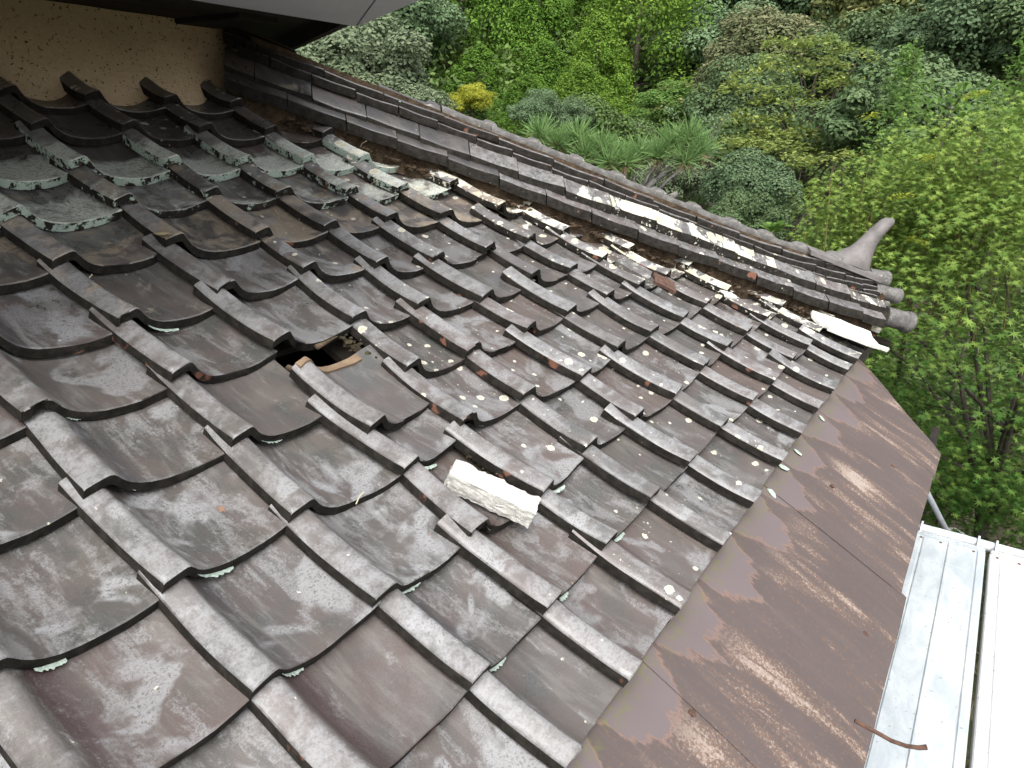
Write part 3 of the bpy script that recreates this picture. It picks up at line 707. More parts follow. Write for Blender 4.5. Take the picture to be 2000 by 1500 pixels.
poly_slab('soffit_panel', [(mit(YO), YO), (vx(YO), YO), (1.323, 1.403)], 1.2495, 1.275, M_FASCIA)
poly_slab('soffit_boards', [(-1.8, 1.40), (vx(1.40), 1.40), (vx(3.6), 3.6), (-1.8, 3.6)], 1.315, 1.34, M_DARKWOOD)
poly_slab('soffit_edge_board', [(-1.8, 1.402), (1.318, 1.402), (1.318, 1.43), (-1.8, 1.43)], 1.262, 1.33, M_DARKWOOD)
poly_slab('verge_board', [(vx(1.41)-.03, 1.41), (vx(1.41), 1.41), (vx(3.6), 3.6), (vx(3.6)-.03, 3.6)], 1.262, 1.34, M_DARKWOOD)
from_bm('beam_end', box_bm((1.36, 2.16, 1.335), (.17, .5, .075), None, None, .004), M_DARKWOOD, house)
rows = [[Vector((xx, y, 1.345 + (y-YO)*.42)) for xx in (-1.8, vx(y))] for y in (YO-.03, 1.5, 2.5, 3.6)]
from_bm('upper_roof', grid_solid(rows, lambda i, j: Vector((0, 0, -.06))), [M_TILE, M_EDGE], house, False)

# mint lichen crusts tucked under the tile lips and on the skirt
r = random.Random(77); bm = bmesh.new()
for (c, row) in [(-1, 3), (0, 3), (0, 2), (1, 4), (1, 3), (1, 2), (2, 3), (0, 4), (1, 6), (3, 5), (3, 7), (4, 6), (4, 4), (2, 2), (3, 3), (2, 1), (3, 1), (3, 2), (5, 2), (6, 2), (5, 1), (1, 1), (0, 5), (4, 3), (7, 3)]:
    x, s = lattice(c, row); u0 = r.uniform(.2, .34); ln = r.uniform(.08, .34)
    pr = []
    n = 22
    for i in range(n+1):
        u = u0+ln*i/n
        h = np.interp(u, [a for a, _ in PROFILE], [b for _, b in PROFILE])
        wv = (.0045+.0035*snoise(i*1.1, c*3, row))*math.sin(PI*i/n)**.5
        pr.append((place(x+u*W, s+.004, h-THK+.0045), place(x+u*W, s-wv, h-THK+.0035-.0)))
    for (a0, b0), (a1, b1) in zip(pr, pr[1:]):
        bm.faces.new([bm.verts.new(p) for p in (a0, b0, b1, a1)])
ob = from_bm('lichen_crust', bm, M_MINT, house); ob['kind'] = 'stuff'
r = random.Random(78)
for (x, s, sz) in [(1.60, -.02, .012), (1.79, .0, .013), (1.95, -.012, .010), (2.33, -.01, .010)]:
    b = bmesh.new(); bmesh.ops.create_icosphere(b, subdivisions=2, radius=sz)
    for v in b.verts: v.co = Vector((v.co.x*1.0, v.co.y*1.7, v.co.z*.25))*(1+.35*snoise(v.co.x*200, v.co.y*200, sz*999))
    o = from_bm('lichen_flake', b, M_MINT, house); o.matrix_local = Matrix.Translation(place(x, s, -.080)) @ Matrix((Vector((1, 0, 0)), UPS, NRM)).transposed().to_4x4() @ Matrix.Rotation(r.uniform(0, 3), 4, 'Z')

# ------------------------------------------------------------------ loose pieces lying on the roof
def rubble(name, size, mat, seed, sub=3, amp=.12, sharp=50):
    b = bmesh.new(); bmesh.ops.create_cube(b, size=1)
    bmesh.ops.subdivide_edges(b, edges=b.edges[:], cuts=26, use_grid_fill=True)
    for v in b.verts:
        c = v.co.copy(); n = c.normalized()
        w = Vector((c.x*size[0], c.y*size[1], c.z*size[2])); ed = max(abs(c.x)+abs(c.z), abs(c.y)+abs(c.z), abs(c.x)+abs(c.y)) - .78
        k = amp*(mnoise.noise(w*45+Vector((seed, 0, 0)))*1.1 + mnoise.noise(w*140)*.8 + mnoise.noise(w*320)*.5) - max(0, ed)*(.10 + .25*mnoise.noise(w*70))
        v.co = Vector((c.x*size[0], c.y*size[1], c.z*size[2])) + n*k*size[2]
    return from_bm(name, b, mat, None, True, sharp)
blk = rubble('concrete_chunk', (.054, .210, .050), M_CONC, 4, amp=.075)
yd = (place(.655, .575) - place(.735, .40)); yd.normalize(); xd = yd.cross(NRM).normalized(); nd = xd.cross(yd)
blk.matrix_world = Matrix.Translation(place(.684, .466, -.020)) @ Matrix((xd, yd, nd)).transposed().to_4x4() @ Matrix.Rotation(-.06, 4, 'Y')
tag(blk, 'white broken bar of concrete lying on the broken roof tile', 'concrete')

def fragment(name, x, s, n, wid, ln, rotz, mat, seed, prof, label, cat, tiltx=0.0, th=.02):
    r = random.Random(seed); rows = []
    nv = 8; R = Matrix.Rotation(rotz, 3, 'Z')
    for i in range(nv+1):
        v = i/nv; row = []
        for j, (u, h) in enumerate(prof):
            jag = .03*snoise(u*9, seed, i*.01, seed) if i in (0, nv) else 0
            uu = u + (.05*snoise(v*8, seed+3) if j in (0, len(prof)-1) else 0)
            row.append(R @ Vector(((uu-.5)*wid*(1-.25*abs(v-.5)*(seed % 2)), (v-.5+jag)*ln, h)))
        rows.append(row)
    bm = grid_solid(rows, lambda i, j: Vector((0, 0, -th)))
    for f in bm.faces: f.material_index = 0
    o = from_bm(name, bm, mat, None, True, 40)
    o.matrix_world = Matrix.Translation(place(x, s, n)) @ Matrix((Vector((1, 0, 0)), UPS, NRM)).transposed().to_4x4() @ Matrix.Rotation(tiltx, 4, 'X')
    return tag(o, label, cat)
fragment('broken_tile', 3.19, .12, .020, .205, .36, .72, M_SLAB, 5, [(0, .012), (.1, .014), (.2, .006), (.35, -.008), (.6, -.014), (.8, -.012), (1, -.002)], 'white bleached tile piece lying loose at the roof corner below the horn', 'roof tile', .0, .016)
fragment('broken_tile', 2.33, .80, .012, .09, .10, .5, M_RUST, 8, [(0, 0), (.3, .005), (.7, -.004), (1, 0)], 'small rust red tile fragment lying on the lichen spotted tiles', 'roof tile', .05, .012)
fragment('tile_chip', 2.66, .61, .012, .05, .07, 1.0, M_SLAB, 9, [(0, 0), (.3, .006), (.7, .0), (1, -.003)], 'small white chip lying on a tile near the hip ridge', 'chip', .05, .008)
ft = fragment('broken_tile', 2.28, .93, .010, .10, .15, .3, M_TILE, 10, [(0, .0), (.3, .004), (.7, -.006), (1, 0)], 'white lichen covered broken tile piece beside the hip ridge', 'roof tile', .0, .016)
ft['white'] = 1.0; ft['dust'] = .6
for (x, s, n, ln, rz, tx, lab) in [(1.49, 1.70, .0, .05, 1.4, .9, 'pale straw standing between two mint lichened tiles'), (1.70, 1.98, .0, .06, 1.2, .9, 'dry straw beside the dark top of the hip ridge'), (.42, .62, -.03, .04, .4, 0, 'short dry twig on a grey tile left of the concrete'), (.33, 1.44, -.028, .045, .9, 0, 'bent dry straw in a tile trough below the yellowed leaf')]:
    o = from_bm('straw', tube_bm([(-ln/2, 0, 0), (0, ln*.06, .003), (ln/2, 0, 0)], .0013, 5), M_STRAW)
    o.matrix_world = Matrix.Translation(place(x, s, n)) @ Matrix((Vector((1, 0, 0)), UPS, NRM)).transposed().to_4x4() @ Matrix.Rotation(rz, 4, 'Z') @ Matrix.Rotation(tx, 4, 'Y')
    tag(o, lab, 'straw')
lf = bmesh.new(); rr = random.Random(3)
vs = [lf.verts.new((.022*math.cos(q)*(.7+.5*rr.random()), .034*math.sin(q)*(.7+.4*rr.random()), .006*rr.random())) for q in [2*PI*k/11 for k in range(11)]]
c0 = lf.verts.new((0, 0, .009))
for k in range(11): lf.faces.new((vs[k], vs[(k+1) % 11], c0))
o = from_bm('dry_leaf', lf, noise_material('yellowed_leaf', (0.36, 0.28, 0.14), (0.50, 0.42, 0.26), 30), None, True, 30)
o.matrix_world = Matrix.Translation(place(.557, 1.525, .008)) @ Matrix((Vector((1, 0, 0)), UPS, NRM)).transposed().to_4x4() @ Matrix.Rotation(-.5, 4, 'X')
tag(o, 'crumpled yellowed leaf caught at a tile corner', 'leaf')

# ------------------------------------------------------------------ scaffold beside the eave
M_DARKSTEEL = noise_material('dull_steel', (0.16, 0.17, 0.18), (0.24, 0.25, 0.26), 18, 0.6, 0.3, 0.1, 0.002)
sc = thing('scaffold', 'galvanised scaffold frame of round pipes beside the eave, under the deck planks', 'scaffold', (2.69, -.7, GROUND))
def pipe(name, pts, rad, parent, mat=M_STEEL, seg=14):
    bm = tube_bm([Vector(p)-Vector(parent.location) for p in pts], rad, seg); return from_bm(name, bm, mat, parent, True, 50)
ZP = -.6
pipe('cross_pipe', [(2.69, -.33, ZP+.002), (2.69, -1.35, ZP+.002)], .0215, sc)
pipe('cross_pipe', [(-.75, -.33, ZP-.045), (-.75, -1.35, ZP-.045)], .0215, sc)
pipe('brace_tube', [(2.72, -.36, -.44), (2.80, -.47, -.64), (3.0, -.65, -1.1)], .012, sc, M_DARKSTEEL)
for (x, y) in [(2.69, -1.32), (-.75, -1.32), (2.75, -.30), (-.75, -.42)]:
    pipe('upright_pipe', [(x, y, GROUND), (x, y, -.45 if y > -1 else -.1)], .0215, sc)
def plank(y0, y1, mat, label, k):
    x0, x1 = -.8, 2.645; t = thing('deck_plank', label, 'plank', ((x0+x1)/2, (y0+y1)/2, ZP))
    w = y1-y0; prof = [(0, -.045), (0, -.004), (.004, 0), (w*.10, 0), (w*.115, -.004), (w*.13, -.004), (w*.145, 0), (w*.46, 0), (w*.475, .004), (w*.505, .004), (w*.52, 0), (w*.855, 0), (w*.87, -.004), (w*.885, -.004), (w*.90, 0), (w-.004, 0), (w, -.004), (w, -.045)]
    rows = []
    for i in range(13):
        xx = x0+(x1-x0)*i/12; rows.append([Vector((xx-t.location.x, y0+a-t.location.y, h + .0015*math.sin(i*1.3+k))) for a, h in prof])
    bm = grid_solid(rows, lambda i, j: Vector((0, (0.002 if j == 0 else -.002 if j == len(prof)-1 else 0), -.002)))
    for f in bm.faces: f.material_index = 0
    from_bm('deck_sheet', bm, mat, t, True, 30)
    e = box_bm((x1-.004-t.location.x, 0, -.005), (.018, w*.985, .034), None, None, .004); from_bm('end_cap', e, mat, t)
    # side rail punched with holes: a lower rail and small posts leave dark openings in the gap
    yy = (y0 if k else y1) - t.location.y
    rail = bmesh.new(); sy = 1 if k == 0 else -1
    rail = box_bm((0, yy + sy*.006, -.060), (x1-x0-.04, .008, .012), None, rail)
    for i in range(36): rail = box_bm((-(x1-x0)/2+.05+i*.094, yy + sy*.006, -.036), (.050, .007, .036), None, rail)
    from_bm('punched_side_rail', rail, mat, t, False)
    for yh in (y0+.03, y1-.018):
        hk = [(x1-.01, yh, ZP-.010), (x1+.02, yh, ZP+.022), (x1+.045, yh, ZP+.030), (x1+.073, yh, ZP+.012), (x1+.075, yh, ZP-.012)]
        b = bmesh.new()
        for p, q in zip(hk, hk[1:]):
            p = Vector(p)-t.location; q = Vector(q)-t.location; d = q-p
            R = Matrix.Rotation(math.atan2(-d.z, d.x), 3, 'Y'); b = box_bm((p+q)/2, (d.length+.004, .007, .014), R, b)
        from_bm('end_hook', b, M_STEEL, t)
    for yr in (.16, .62, .9):
        b = bmesh.new(); bmesh.ops.create_uvsphere(b, u_segments=8, v_segments=5, radius=.006)
        for v in b.verts: v.co = Vector((v.co.x, v.co.y, v.co.z*.5)) + Vector((x1-.03-t.location.x, y0+w*yr-t.location.y, .001))
        from_bm('rivet', b, M_RUST, t)
    return t
plank(-.607, -.355, M_PLANK, 'blue grey galvanised deck plank next to the brown metal skirt', 0)
plank(-.880, -.621, M_PLANK2, 'white deck plank at the right edge, beyond the dark gap', 1)

# ------------------------------------------------------------------ terrain
HD = Vector((0.8363, 0.5483, 0))                             # the way the valley side rises
def ground_z(x, y):
    xi = (x-CAM.x)*HD.x + (y-CAM.y)*HD.y
    z = GROUND + 0.50*max(0, xi-17.5)**1.0
    if xi > 10: z += .5*snoise(x*.25, y*.25, 0, 3)*min(1, (xi-10)/6)
    return z + .06*snoise(x*1.1, y*1.3, 1, 2)
bm = bmesh.new(); G = []
ax = [-60+4*i for i in range(10)] + [-20+1.0*i for i in range(75)] + [55+5*i for i in range(10)] + [105+20*i for i in range(5)]
ay = [-100+10*i for i in range(8)] + [-20+1.0*i for i in range(60)] + [40+5*i for i in range(12)] + [100+20*i for i in range(5)]
for x in ax: G.append([bm.verts.new((x, y, ground_z(x, y))) for y in ay])
for i in range(len(ax)-1):
    for j in range(len(ay)-1): bm.faces.new((G[i][j], G[i+1][j], G[i+1][j+1], G[i][j+1]))
o = from_bm('hillside', bm, M_GROUND, None, True, None); o['kind'] = 'structure'

# ------------------------------------------------------------------ foliage tools
QUAD = np.array([(-.5, 0), (-.08, -.30), (.5, 0), (-.08, .30)])
LONG = np.array([(-.5, 0), (-.15, -.13), (.5, 0), (-.15, .13)])
STAR = []
for k, (a, rad) in enumerate([(-150, .55), (-118, .22), (-62*1.35, .85), (-52, .28), (-34, .95), (-18, .30), (0, 1.05), (18, .30), (34, .95), (52, .28), (62*1.35, .85), (118, .22), (150, .55), (180, .12)]):
    STAR.append((rad*math.cos(math.radians(a))*.52, rad*math.sin(math.radians(a))*.52))
STAR = np.array(STAR)
def unit(v): return v/np.maximum(np.linalg.norm(v, axis=-1, keepdims=True), 1e-9)
def leaves(P, N, S, tmpl, hue, fold=0.0, axis=None):
    """arrays of leaf centres, normals, sizes -> (verts, faces, hue per face)"""
    n = len(P); k = len(tmpl)
    N = unit(N)
    if axis is None: axis = NR.normal(size=(n, 3))
    A = unit(axis - N*np.sum(axis*N, 1, keepdims=True)); B = np.cross(N, A)
    V = P[:, None, :] + (A[:, None, :]*tmpl[None, :, 0:1] + B[:, None, :]*tmpl[None, :, 1:2])*S[:, None, None]
    if fold: V = V - N[:, None, :]*(np.abs(tmpl[:, 0])**2)[None, :, None]*fold*S[:, None, None]
    return V.reshape(-1, 3), k, hue
def leaf_mesh(name, parts, mat, parent):
    V = np.concatenate([p[0] for p in parts]); ks = []; hs = []
    for v, k, h in parts: ks.append(np.full(len(h), k)); hs.append(h)
    ks = np.concatenate(ks); hs = np.concatenate(hs)
    me = bpy.data.meshes.new(name); me.vertices.add(len(V)); me.vertices.foreach_set('co', V.astype(np.float32).ravel())
    me.loops.add(len(V)); me.loops.foreach_set('vertex_index', np.arange(len(V), dtype=np.int32))
    me.polygons.add(len(ks)); st = np.concatenate([[0], np.cumsum(ks)[:-1]]).astype(np.int32)
    me.polygons.foreach_set('loop_start', st)
    try: me.polygons.foreach_set('loop_total', ks.astype(np.int32))
    except Exception: pass
    at = me.attributes.new('hue', 'FLOAT', 'FACE'); at.data.foreach_set('value', np.clip(hs, 0, 1).astype(np.float32))
    me.update(calc_edges=True); me.validate()
    return link(name, me, mat, parent, False)
def blob(c, r, n, size, up=.35, rnd=.55, squash=.8, inner=.6, tmpl=QUAD, huem=.5, hues=.25, topbias=0.25):
    d = unit(NR.normal(size=(n, 3))); d[:, 2] = np.where((d[:, 2] < -.2) & (NR.random(n) < topbias*2), -d[:, 2], d[:, 2])
    rad = r*(inner + (1.08-inner)*NR.random(n)**.6)
    P = np.array(c) + d*rad[:, None]*np.array([1, 1, squash])
    N = d*.8 + np.array([0, 0, up]) + NR.normal(size=(n, 3))*rnd
    return leaves(P, N, size*NR.uniform(.6, 1.3, n), tmpl, huem + hues*NR.normal(size=n))
def tree_root(name, label, cat, x, y, group=None): return thing(name, label, cat, (x, y, ground_z(x, y)-.1), group)
def trunk_mesh(root, h, r0, mat, seed, limbs=(), lean=(0, 0)):
    r = random.Random(seed); bm = bmesh.new()
    pts = [(lean[0]*t + .06*h*.2*snoise(t*3, seed), lean[1]*t + .06*h*.2*snoise(t*2.5, seed+5), h*t) for t in [k/8 for k in range(9)]]
    tube_bm(pts, [r0*(1-.82*k/8) for k in range(9)], 8, bm)
    for (t, end) in limbs:
        i = min(7, int(t*8)); p0 = Vector(pts[i]); e = Vector(end); md = p0.lerp(e, .5) + Vector((r.uniform(-.1, .1), r.uniform(-.1, .1), .08))*(e-p0).length
        tube_bm([p0, md, e], [r0*(1-.8*t)*.5, r0*.28*(1-.6*t), r0*.06], 6, bm)
    return from_bm('trunk', bm, mat, root, True, None)

def set_mat(o, mat):
    o.material_slots[0].link = 'OBJECT'; o.material_slots[0].material = mat
CROWNS = {}
def crown_data(key, dense):
    """crown of radius 1 made of leafy lobes; shared by several trees"""
    if key in CROWNS: return CROWNS[key]
    r = random.Random(700+hash(key) % 97 if not isinstance(key, int) else 700+key); parts = []
    nb = 66; lum = .30
    for k in range(nb):
        q = NR.normal(size=3); q = q/np.linalg.norm(q)
        if q[2] < -.35: q[2] = -q[2]*.6
        rr = r.uniform(.45, 1.0); br = r.uniform(lum*.5, lum*1.35)*(1.15-.35*(rr-.45)); hm = .42 + .10*q[2] + r.uniform(-.13, .13)
        parts.append(blob(tuple(q*rr), br, dense, .068, up=.35, rnd=.30, squash=.78, inner=.78, huem=hm, hues=.16))
        if key in (6, 7): parts.append(blob(tuple(q*rr + np.array([0, 0, br*.2])), br*1.0, int(dense*.3), .07, up=.6, rnd=.4, squash=.8, inner=.92, huem=.8, hues=.2))
    me = leaf_mesh('crown', parts, L_DARK, None); d = me.data; bpy.data.objects.remove(me); CROWNS[key] = d; return d
def broadleaf(name, label, x, y, zc, R, mat, seed, squash=.85, nb=46, per=190, leaf=.15, cat='tree', group=None, huem=.45, tips=False, up=.35, lumpy=.34, base=None, tall=1.0):
    root = tree_root(name, label, cat, x, y, group); gz = root.location.z; cz = zc-gz
    r = random.Random(seed)
    d = crown_data(6 + seed % 2 if tips else seed % 6, 430)
    o = bpy.data.objects.new('crown', d); COL.objects.link(o); o.parent = root; set_mat(o, mat)
    o.location = (0, 0, cz); o.scale = (R*1.18, R*1.18*r.uniform(.88, 1.12), R*squash*1.22); o.rotation_euler = (r.uniform(-.12, .12), r.uniform(-.12, .12), r.uniform(0, 6.28))
    limbs = [(r.uniform(.45, .95), (R*.6*math.cos(a), R*.6*math.sin(a), cz + R*r.uniform(-.3, .4))) for a in [k*.8 for k in range(8)]]
    trunk_mesh(root, max(cz, .4), max(.05, R*.075), M_BARK, seed, limbs)
    return root
CEDARS = {}
def cedar_data(key, H, R, droop):
    if key in CEDARS: return CEDARS[key]
    r = random.Random(key*7+1); parts = []; nt = 230 if key == 3 else 330; bs = 1.45 if key == 3 else 1.2; ls = 1.7 if key == 3 else 1.25
    for k in range(nt):
        t = (k+.5)/nt; t = t**.85; ang = k*2.399963 + r.uniform(-.35, .35)
        prof = min(1.0, (t*1.9)**.62)*(1-.18*t)*(1+.16*math.sin(ang*2+key)+.1*math.sin(t*23+ang))
        rr = R*prof*r.uniform(.60, 1.05); z = -H*t - droop*rr*.5
        c = (math.cos(ang)*rr, math.sin(ang)*rr, z)
        br = bs*R*r.uniform(.10, .18)*(0.55+.6*min(1, t*3)); hm = .38 + r.uniform(-.14, .14)
        parts.append(blob(c, br, int(100*ls), .125, up=.35, squash=1.05, inner=.66, huem=hm, hues=.10, rnd=.32))
        parts.append(blob((c[0]+math.cos(ang)*br*.3, c[1]+math.sin(ang)*br*.3, c[2]+br*.5), br*.75, int(56*ls), .10, up=.7, squash=.8, inner=.8, huem=hm+.34, hues=.1, rnd=.3))
    me = leaf_mesh('crown', parts, L_CEDAR, None); d = me.data; bpy.data.objects.remove(me); CEDARS[key] = d; return d
def cedar(name, label, x, y, ztop, H, R, mat, seed, group=None, huem=.5, droop=.25):
    root = tree_root(name, label, 'tree', x, y, group); gz = root.location.z; top = ztop-gz; r = random.Random(seed)
    key = 3 if droop > .4 else seed % 3
    d = cedar_data(key, 11.0, 2.9, .9 if key == 3 else .25)
    o = bpy.data.objects.new('crown', d); COL.objects.link(o); o.parent = root; set_mat(o, mat)
    o.location = (0, 0, top); o.scale = (R/2.9, R/2.9, H/11.0); o.rotation_euler = (0, 0, r.uniform(0, 6.28))
    limbs = [(max(.05, min(.93, 1-t*H/top)), (R*.5*t*math.cos(k*2.4), R*.5*t*math.sin(k*2.4), top-H*t)) for k, t in enumerate([.15+.07*i for i in range(11)]) if H*t < top*.95]
    trunk_mesh(root, top*.9, .12, M_BARK, seed, limbs)
    return root
def layered(name, label, x, y, zc, sprays, mat, seed, cat='tree', leaf=.095, per=330):
    """sprays: list of (dx, dy, dz, length, width): flat tiers of foliage"""
    root = tree_root(name, label, cat, x, y); gz = root.location.z; parts = []; limbs = []; r = random.Random(seed)
    for (dx, dy, dz, ln, wd, az) in sprays:
        n = per; t = NR.random(n); s = NR.normal(size=n)*.38*(1-.55*np.abs(t-.45))
        ca, sa = math.cos(az), math.sin(az)
        lx = (t-.4)*ln; ly = s*wd
        z = .10*ln*np.sin(t*2.2) - .14*ln*(t-.3)**2 - .25*wd*s**2 + NR.normal(size=n)*.045 + .05*np.sin(lx*6+seed)
        P = np.stack([dx+lx*ca-ly*sa, dy+lx*sa+ly*ca, zc-gz+dz+z], 1)
        N = np.stack([NR.normal(size=n)*.42, NR.normal(size=n)*.42, np.ones(n)], 1)
        parts.append(leaves(P, N, leaf*NR.uniform(.65, 1.25, n), QUAD, r.uniform(.3, .6) + .28*NR.normal(size=n) + .25*(t-.5)))
        limbs.append((r.uniform(.6, .95), (dx+.3*ln*ca, dy+.3*ln*sa, zc-gz+dz)))
        limbs.append((r.uniform(.5, .9), (dx-.15*ln*ca, dy-.15*ln*sa, zc-gz+dz-.03)))
    leaf_mesh('crown', parts, mat, root); trunk_mesh(root, zc-gz+.2, .10, M_BARK, seed, limbs); return root

# ------------------------------------------------------------------ the wooded slope
cedar('cedar_tree', 'bright green cedar of rounded tufts, second from the silvery tree', 24.3, 18.5, 10.0, 14.5, 2.99, L_CEDAR, 1)
cedar('cedar_tree', 'bright green cedar right behind the golden bush', 27.5, 18.9, 10.8, 15.5, 3.25, L_CEDAR, 2)
cedar('cedar_tree', 'tall cedar rising out of the picture right of the golden bush', 30.4, 17.6, 12.0, 16.0, 3.38, L_CEDARY, 3, huem=.42)
cedar('cedar_tree', 'yellow green cedar with drooping bright clumps in the middle of the slope', 24.9, 11.3, 8.6, 12.4, 3.06, L_CEDARY, 4, huem=.52, droop=.5)
cedar('cedar_tree', 'darker cedar half hidden behind the yellow green one', 32.6, 13.0, 10.6, 15.0, 3.51, L_CEDAR, 5, huem=.25)
cedar('cedar_tree', 'cedar at the top edge between the tall cedar and the yellow green one', 35.5, 16.9, 12.5, 15.0, 3.51, L_CEDAR, 6, huem=.35)
cedar('cedar_tree', 'low cedar just above the pine with light tips', 24.4, 15.0, 5.6, 9.0, 2.60, L_CEDAR, 7, huem=.45)
cedar('cedar_tree', 'cedar leaning in behind the blue green tree at the upper left', 25.8, 21.6, 10.0, 14.0, 3.12, L_CEDAR, 8, huem=.5)
cedar('cedar_tree', 'slim cedar below the yellow green one, standing behind the pine', 22.3, 11.5, 4.2, 7.8, 1.95, L_CEDARY, 9, huem=.4)

cedar('cedar_tree', 'low cedar between the pine and the yellow green cedar, light tipped', 17.5, 9.4, 2.4, 5.0, 1.7, L_CEDARY, 108, huem=.45)
cedar('cedar_tree', 'low cedar right behind the left pine tufts', 18.0, 11.4, 2.2, 5.0, 1.6, L_CEDAR, 109, huem=.45)
cedar('cedar_tree', 'cedar low behind the golden bush, its tips level with the bush', 21.5, 15.6, 3.4, 6.0, 2.2, L_CEDAR, 101, huem=.4)
cedar('cedar_tree', 'cedar just right of the golden bush, above the left pine tufts', 22.8, 13.8, 3.6, 6.5, 2.1, L_CEDAR, 102, huem=.45)
cedar('cedar_tree', 'shaded cedar between the tall cedar and the golden bush', 26.5, 16.9, 6.2, 8.5, 2.5, L_CEDAR, 103, huem=.3)
cedar('cedar_tree', 'cedar filling the gap left of the yellow green one', 26.6, 14.2, 6.6, 9.0, 2.5, L_CEDAR, 104, huem=.4)
cedar('cedar_tree', 'deep green cedar at the top edge right of the yellow green one', 30.5, 10.9, 8.0, 11.0, 2.6, L_CEDAR, 105, huem=.12)
cedar('cedar_tree', 'cedar at the top edge left of the tall cedar', 30.5, 22.0, 10.5, 13.0, 3.0, L_CEDAR, 106, huem=.45)
cedar('cedar_tree', 'cedar at the back of the slope behind the tall cedars', 38.0, 22.0, 13.5, 13.0, 3.3, L_CEDAR, 107, huem=.3)

broadleaf('broadleaf_tree', 'silvery grey green tree right beside the dark soffit', 15.1, 15.0, 2.0, 1.75, L_SILVER, 11, nb=60, per=218, leaf=0.168, squash=.75)
broadleaf('broadleaf_tree', 'lower silvery tree showing just above the ridge top', 15.4, 13.6, 1.2, 1.05, L_SILVER, 12, nb=34, per=195, leaf=0.154, squash=.7)
broadleaf('broadleaf_tree', 'blue green bushy tree above the silvery tree', 20.3, 18.3, 4.1, 1.7, L_BLUE, 13, nb=52, leaf=.14)
broadleaf('broadleaf_tree', 'dark tree in the corner beside the grey soffit tip', 19.4, 20.3, 3.9, 1.6, L_OLIVE, 14, nb=40, leaf=.14, huem=.3)
broadleaf('golden_bush', 'golden yellow bush between the ridge and the cedars', 18.75, 13.9, 1.55, .52, L_YELLOW, 15, nb=22, per=138, leaf=0.168, cat='bush', lumpy=.4, huem=.55)
broadleaf('bush', 'grey green bush behind the left half of the pine', 12.9, 7.9, 1.15, .46, L_BLUE, 16, nb=34, per=195, leaf=0.105, cat='bush', huem=.5)
broadleaf('bush', 'blue green bush right of the pine needles, under the yellow green cedar', 15.2, 8.4, 1.05, .5, L_BLUE, 17, nb=34, per=195, leaf=0.126, cat='bush', huem=.55)
broadleaf('broadleaf_tree', 'light green flat topped tree below the yellow green cedar', 18.1, 6.8, 1.35, 1.05, L_FRESH, 18, nb=38, per=195, leaf=0.154, squash=.5, huem=.25)
broadleaf('evergreen_tree', 'dark evergreen right of the drooping yellow green cedar', 25.9, 8.7, 3.3, 1.55, L_BLUE, 19, nb=50, leaf=.15, huem=.35)
broadleaf('evergreen_tree', 'rounded evergreen with russet tips in the middle right of the slope', 22.6, 6.1, 2.7, 1.45, L_BROWN, 20, nb=48, per=195, leaf=0.168, huem=.2, tips=True)
broadleaf('evergreen_tree', 'broad evergreen at the top edge above the russet tipped one', 32.4, 8.3, 5.3, 2.5, L_BLUE, 21, nb=60, per=229, leaf=0.238, huem=.4)
broadleaf('evergreen_tree', 'grey green evergreen at the top edge left of the olive tree', 32.9, 5.6, 5.1, 2.4, L_DARK, 22, nb=60, per=229, leaf=0.238, huem=.6)
broadleaf('olive_tree', 'olive brown tree at the top edge, fourth crown from the right corner', 27.2, 3.7, 4.3, 1.75, L_OLIVE, 23, nb=52, per=206, leaf=0.182, huem=.6, tips=True)
broadleaf('evergreen_tree', 'blue green evergreen in the top right corner', 29.4, 1.2, 4.6, 2.4, L_DARK, 24, nb=60, per=229, leaf=0.224, huem=.55)
broadleaf('evergreen_tree', 'blue green evergreen below the top right corner', 20.0, 1.2, 2.7, 1.3, L_BLUE, 25, nb=48, leaf=.13, huem=.45)
broadleaf('evergreen_tree', 'dark evergreen filling the right edge above the large leaved shrub', 19.6, -.5, 2.6, 1.4, L_DARK, 26, nb=48, leaf=.13, huem=.5)
broadleaf('evergreen_tree', 'dusky evergreen between the olive tree and the tiered tree', 22.0, 3.6, 2.5, 1.3, L_DARK, 27, nb=44, leaf=.13, huem=.5)
broadleaf('evergreen_tree', 'shaded evergreen left of the tiered tree, above the bare twigs', 17.6, 5.1, 1.3, 1.15, L_DARK, 28, nb=42, leaf=.11, huem=.4)
broadleaf('evergreen_tree', 'dull green evergreen left of the russet tipped crown', 24.0, 7.3, 1.9, 1.25, L_BROWN, 29, nb=40, leaf=.13, huem=.15)
broadleaf('evergreen_tree', 'evergreen high on the slope between cedar and russet tipped tree', 30.0, 9.9, 5.3, 1.8, L_BLUE, 30, nb=50, leaf=.16, huem=.35)
broadleaf('bush', 'grey green bush in the shade right of the bare twigs', 9.5, 2.5, .15, .52, L_BLUE, 31, nb=30, per=184, leaf=0.084, cat='bush', huem=.6)
broadleaf('bush', 'greyish bush below the pine branch', 9.9, 3.75, .15, .42, L_SILVER, 32, nb=26, per=172, leaf=0.084, cat='bush', huem=.15)
broadleaf('bush', 'dim green bush just above the ridge, left of the large leaved plant', 8.2, 2.15, -.15, .40, L_DARK, 33, nb=24, per=172, leaf=0.077, cat='bush', huem=.45)
broadleaf('evergreen_tree', 'shadowy evergreen behind the bare twigs', 15.6, 4.4, -.1, 1.2, L_UNDER, 34, nb=40, leaf=.11, huem=.4)
broadleaf('evergreen_tree', 'shadowy evergreen low behind the pine', 16.8, 8.6, .3, 1.3, L_UNDER, 35, nb=40, leaf=.12, huem=.6)
broadleaf('evergreen_tree', 'evergreen behind the maple top with dull leaves', 13.2, 1.2, .9, 1.15, L_DARK, 36, nb=44, leaf=.10, huem=.55)

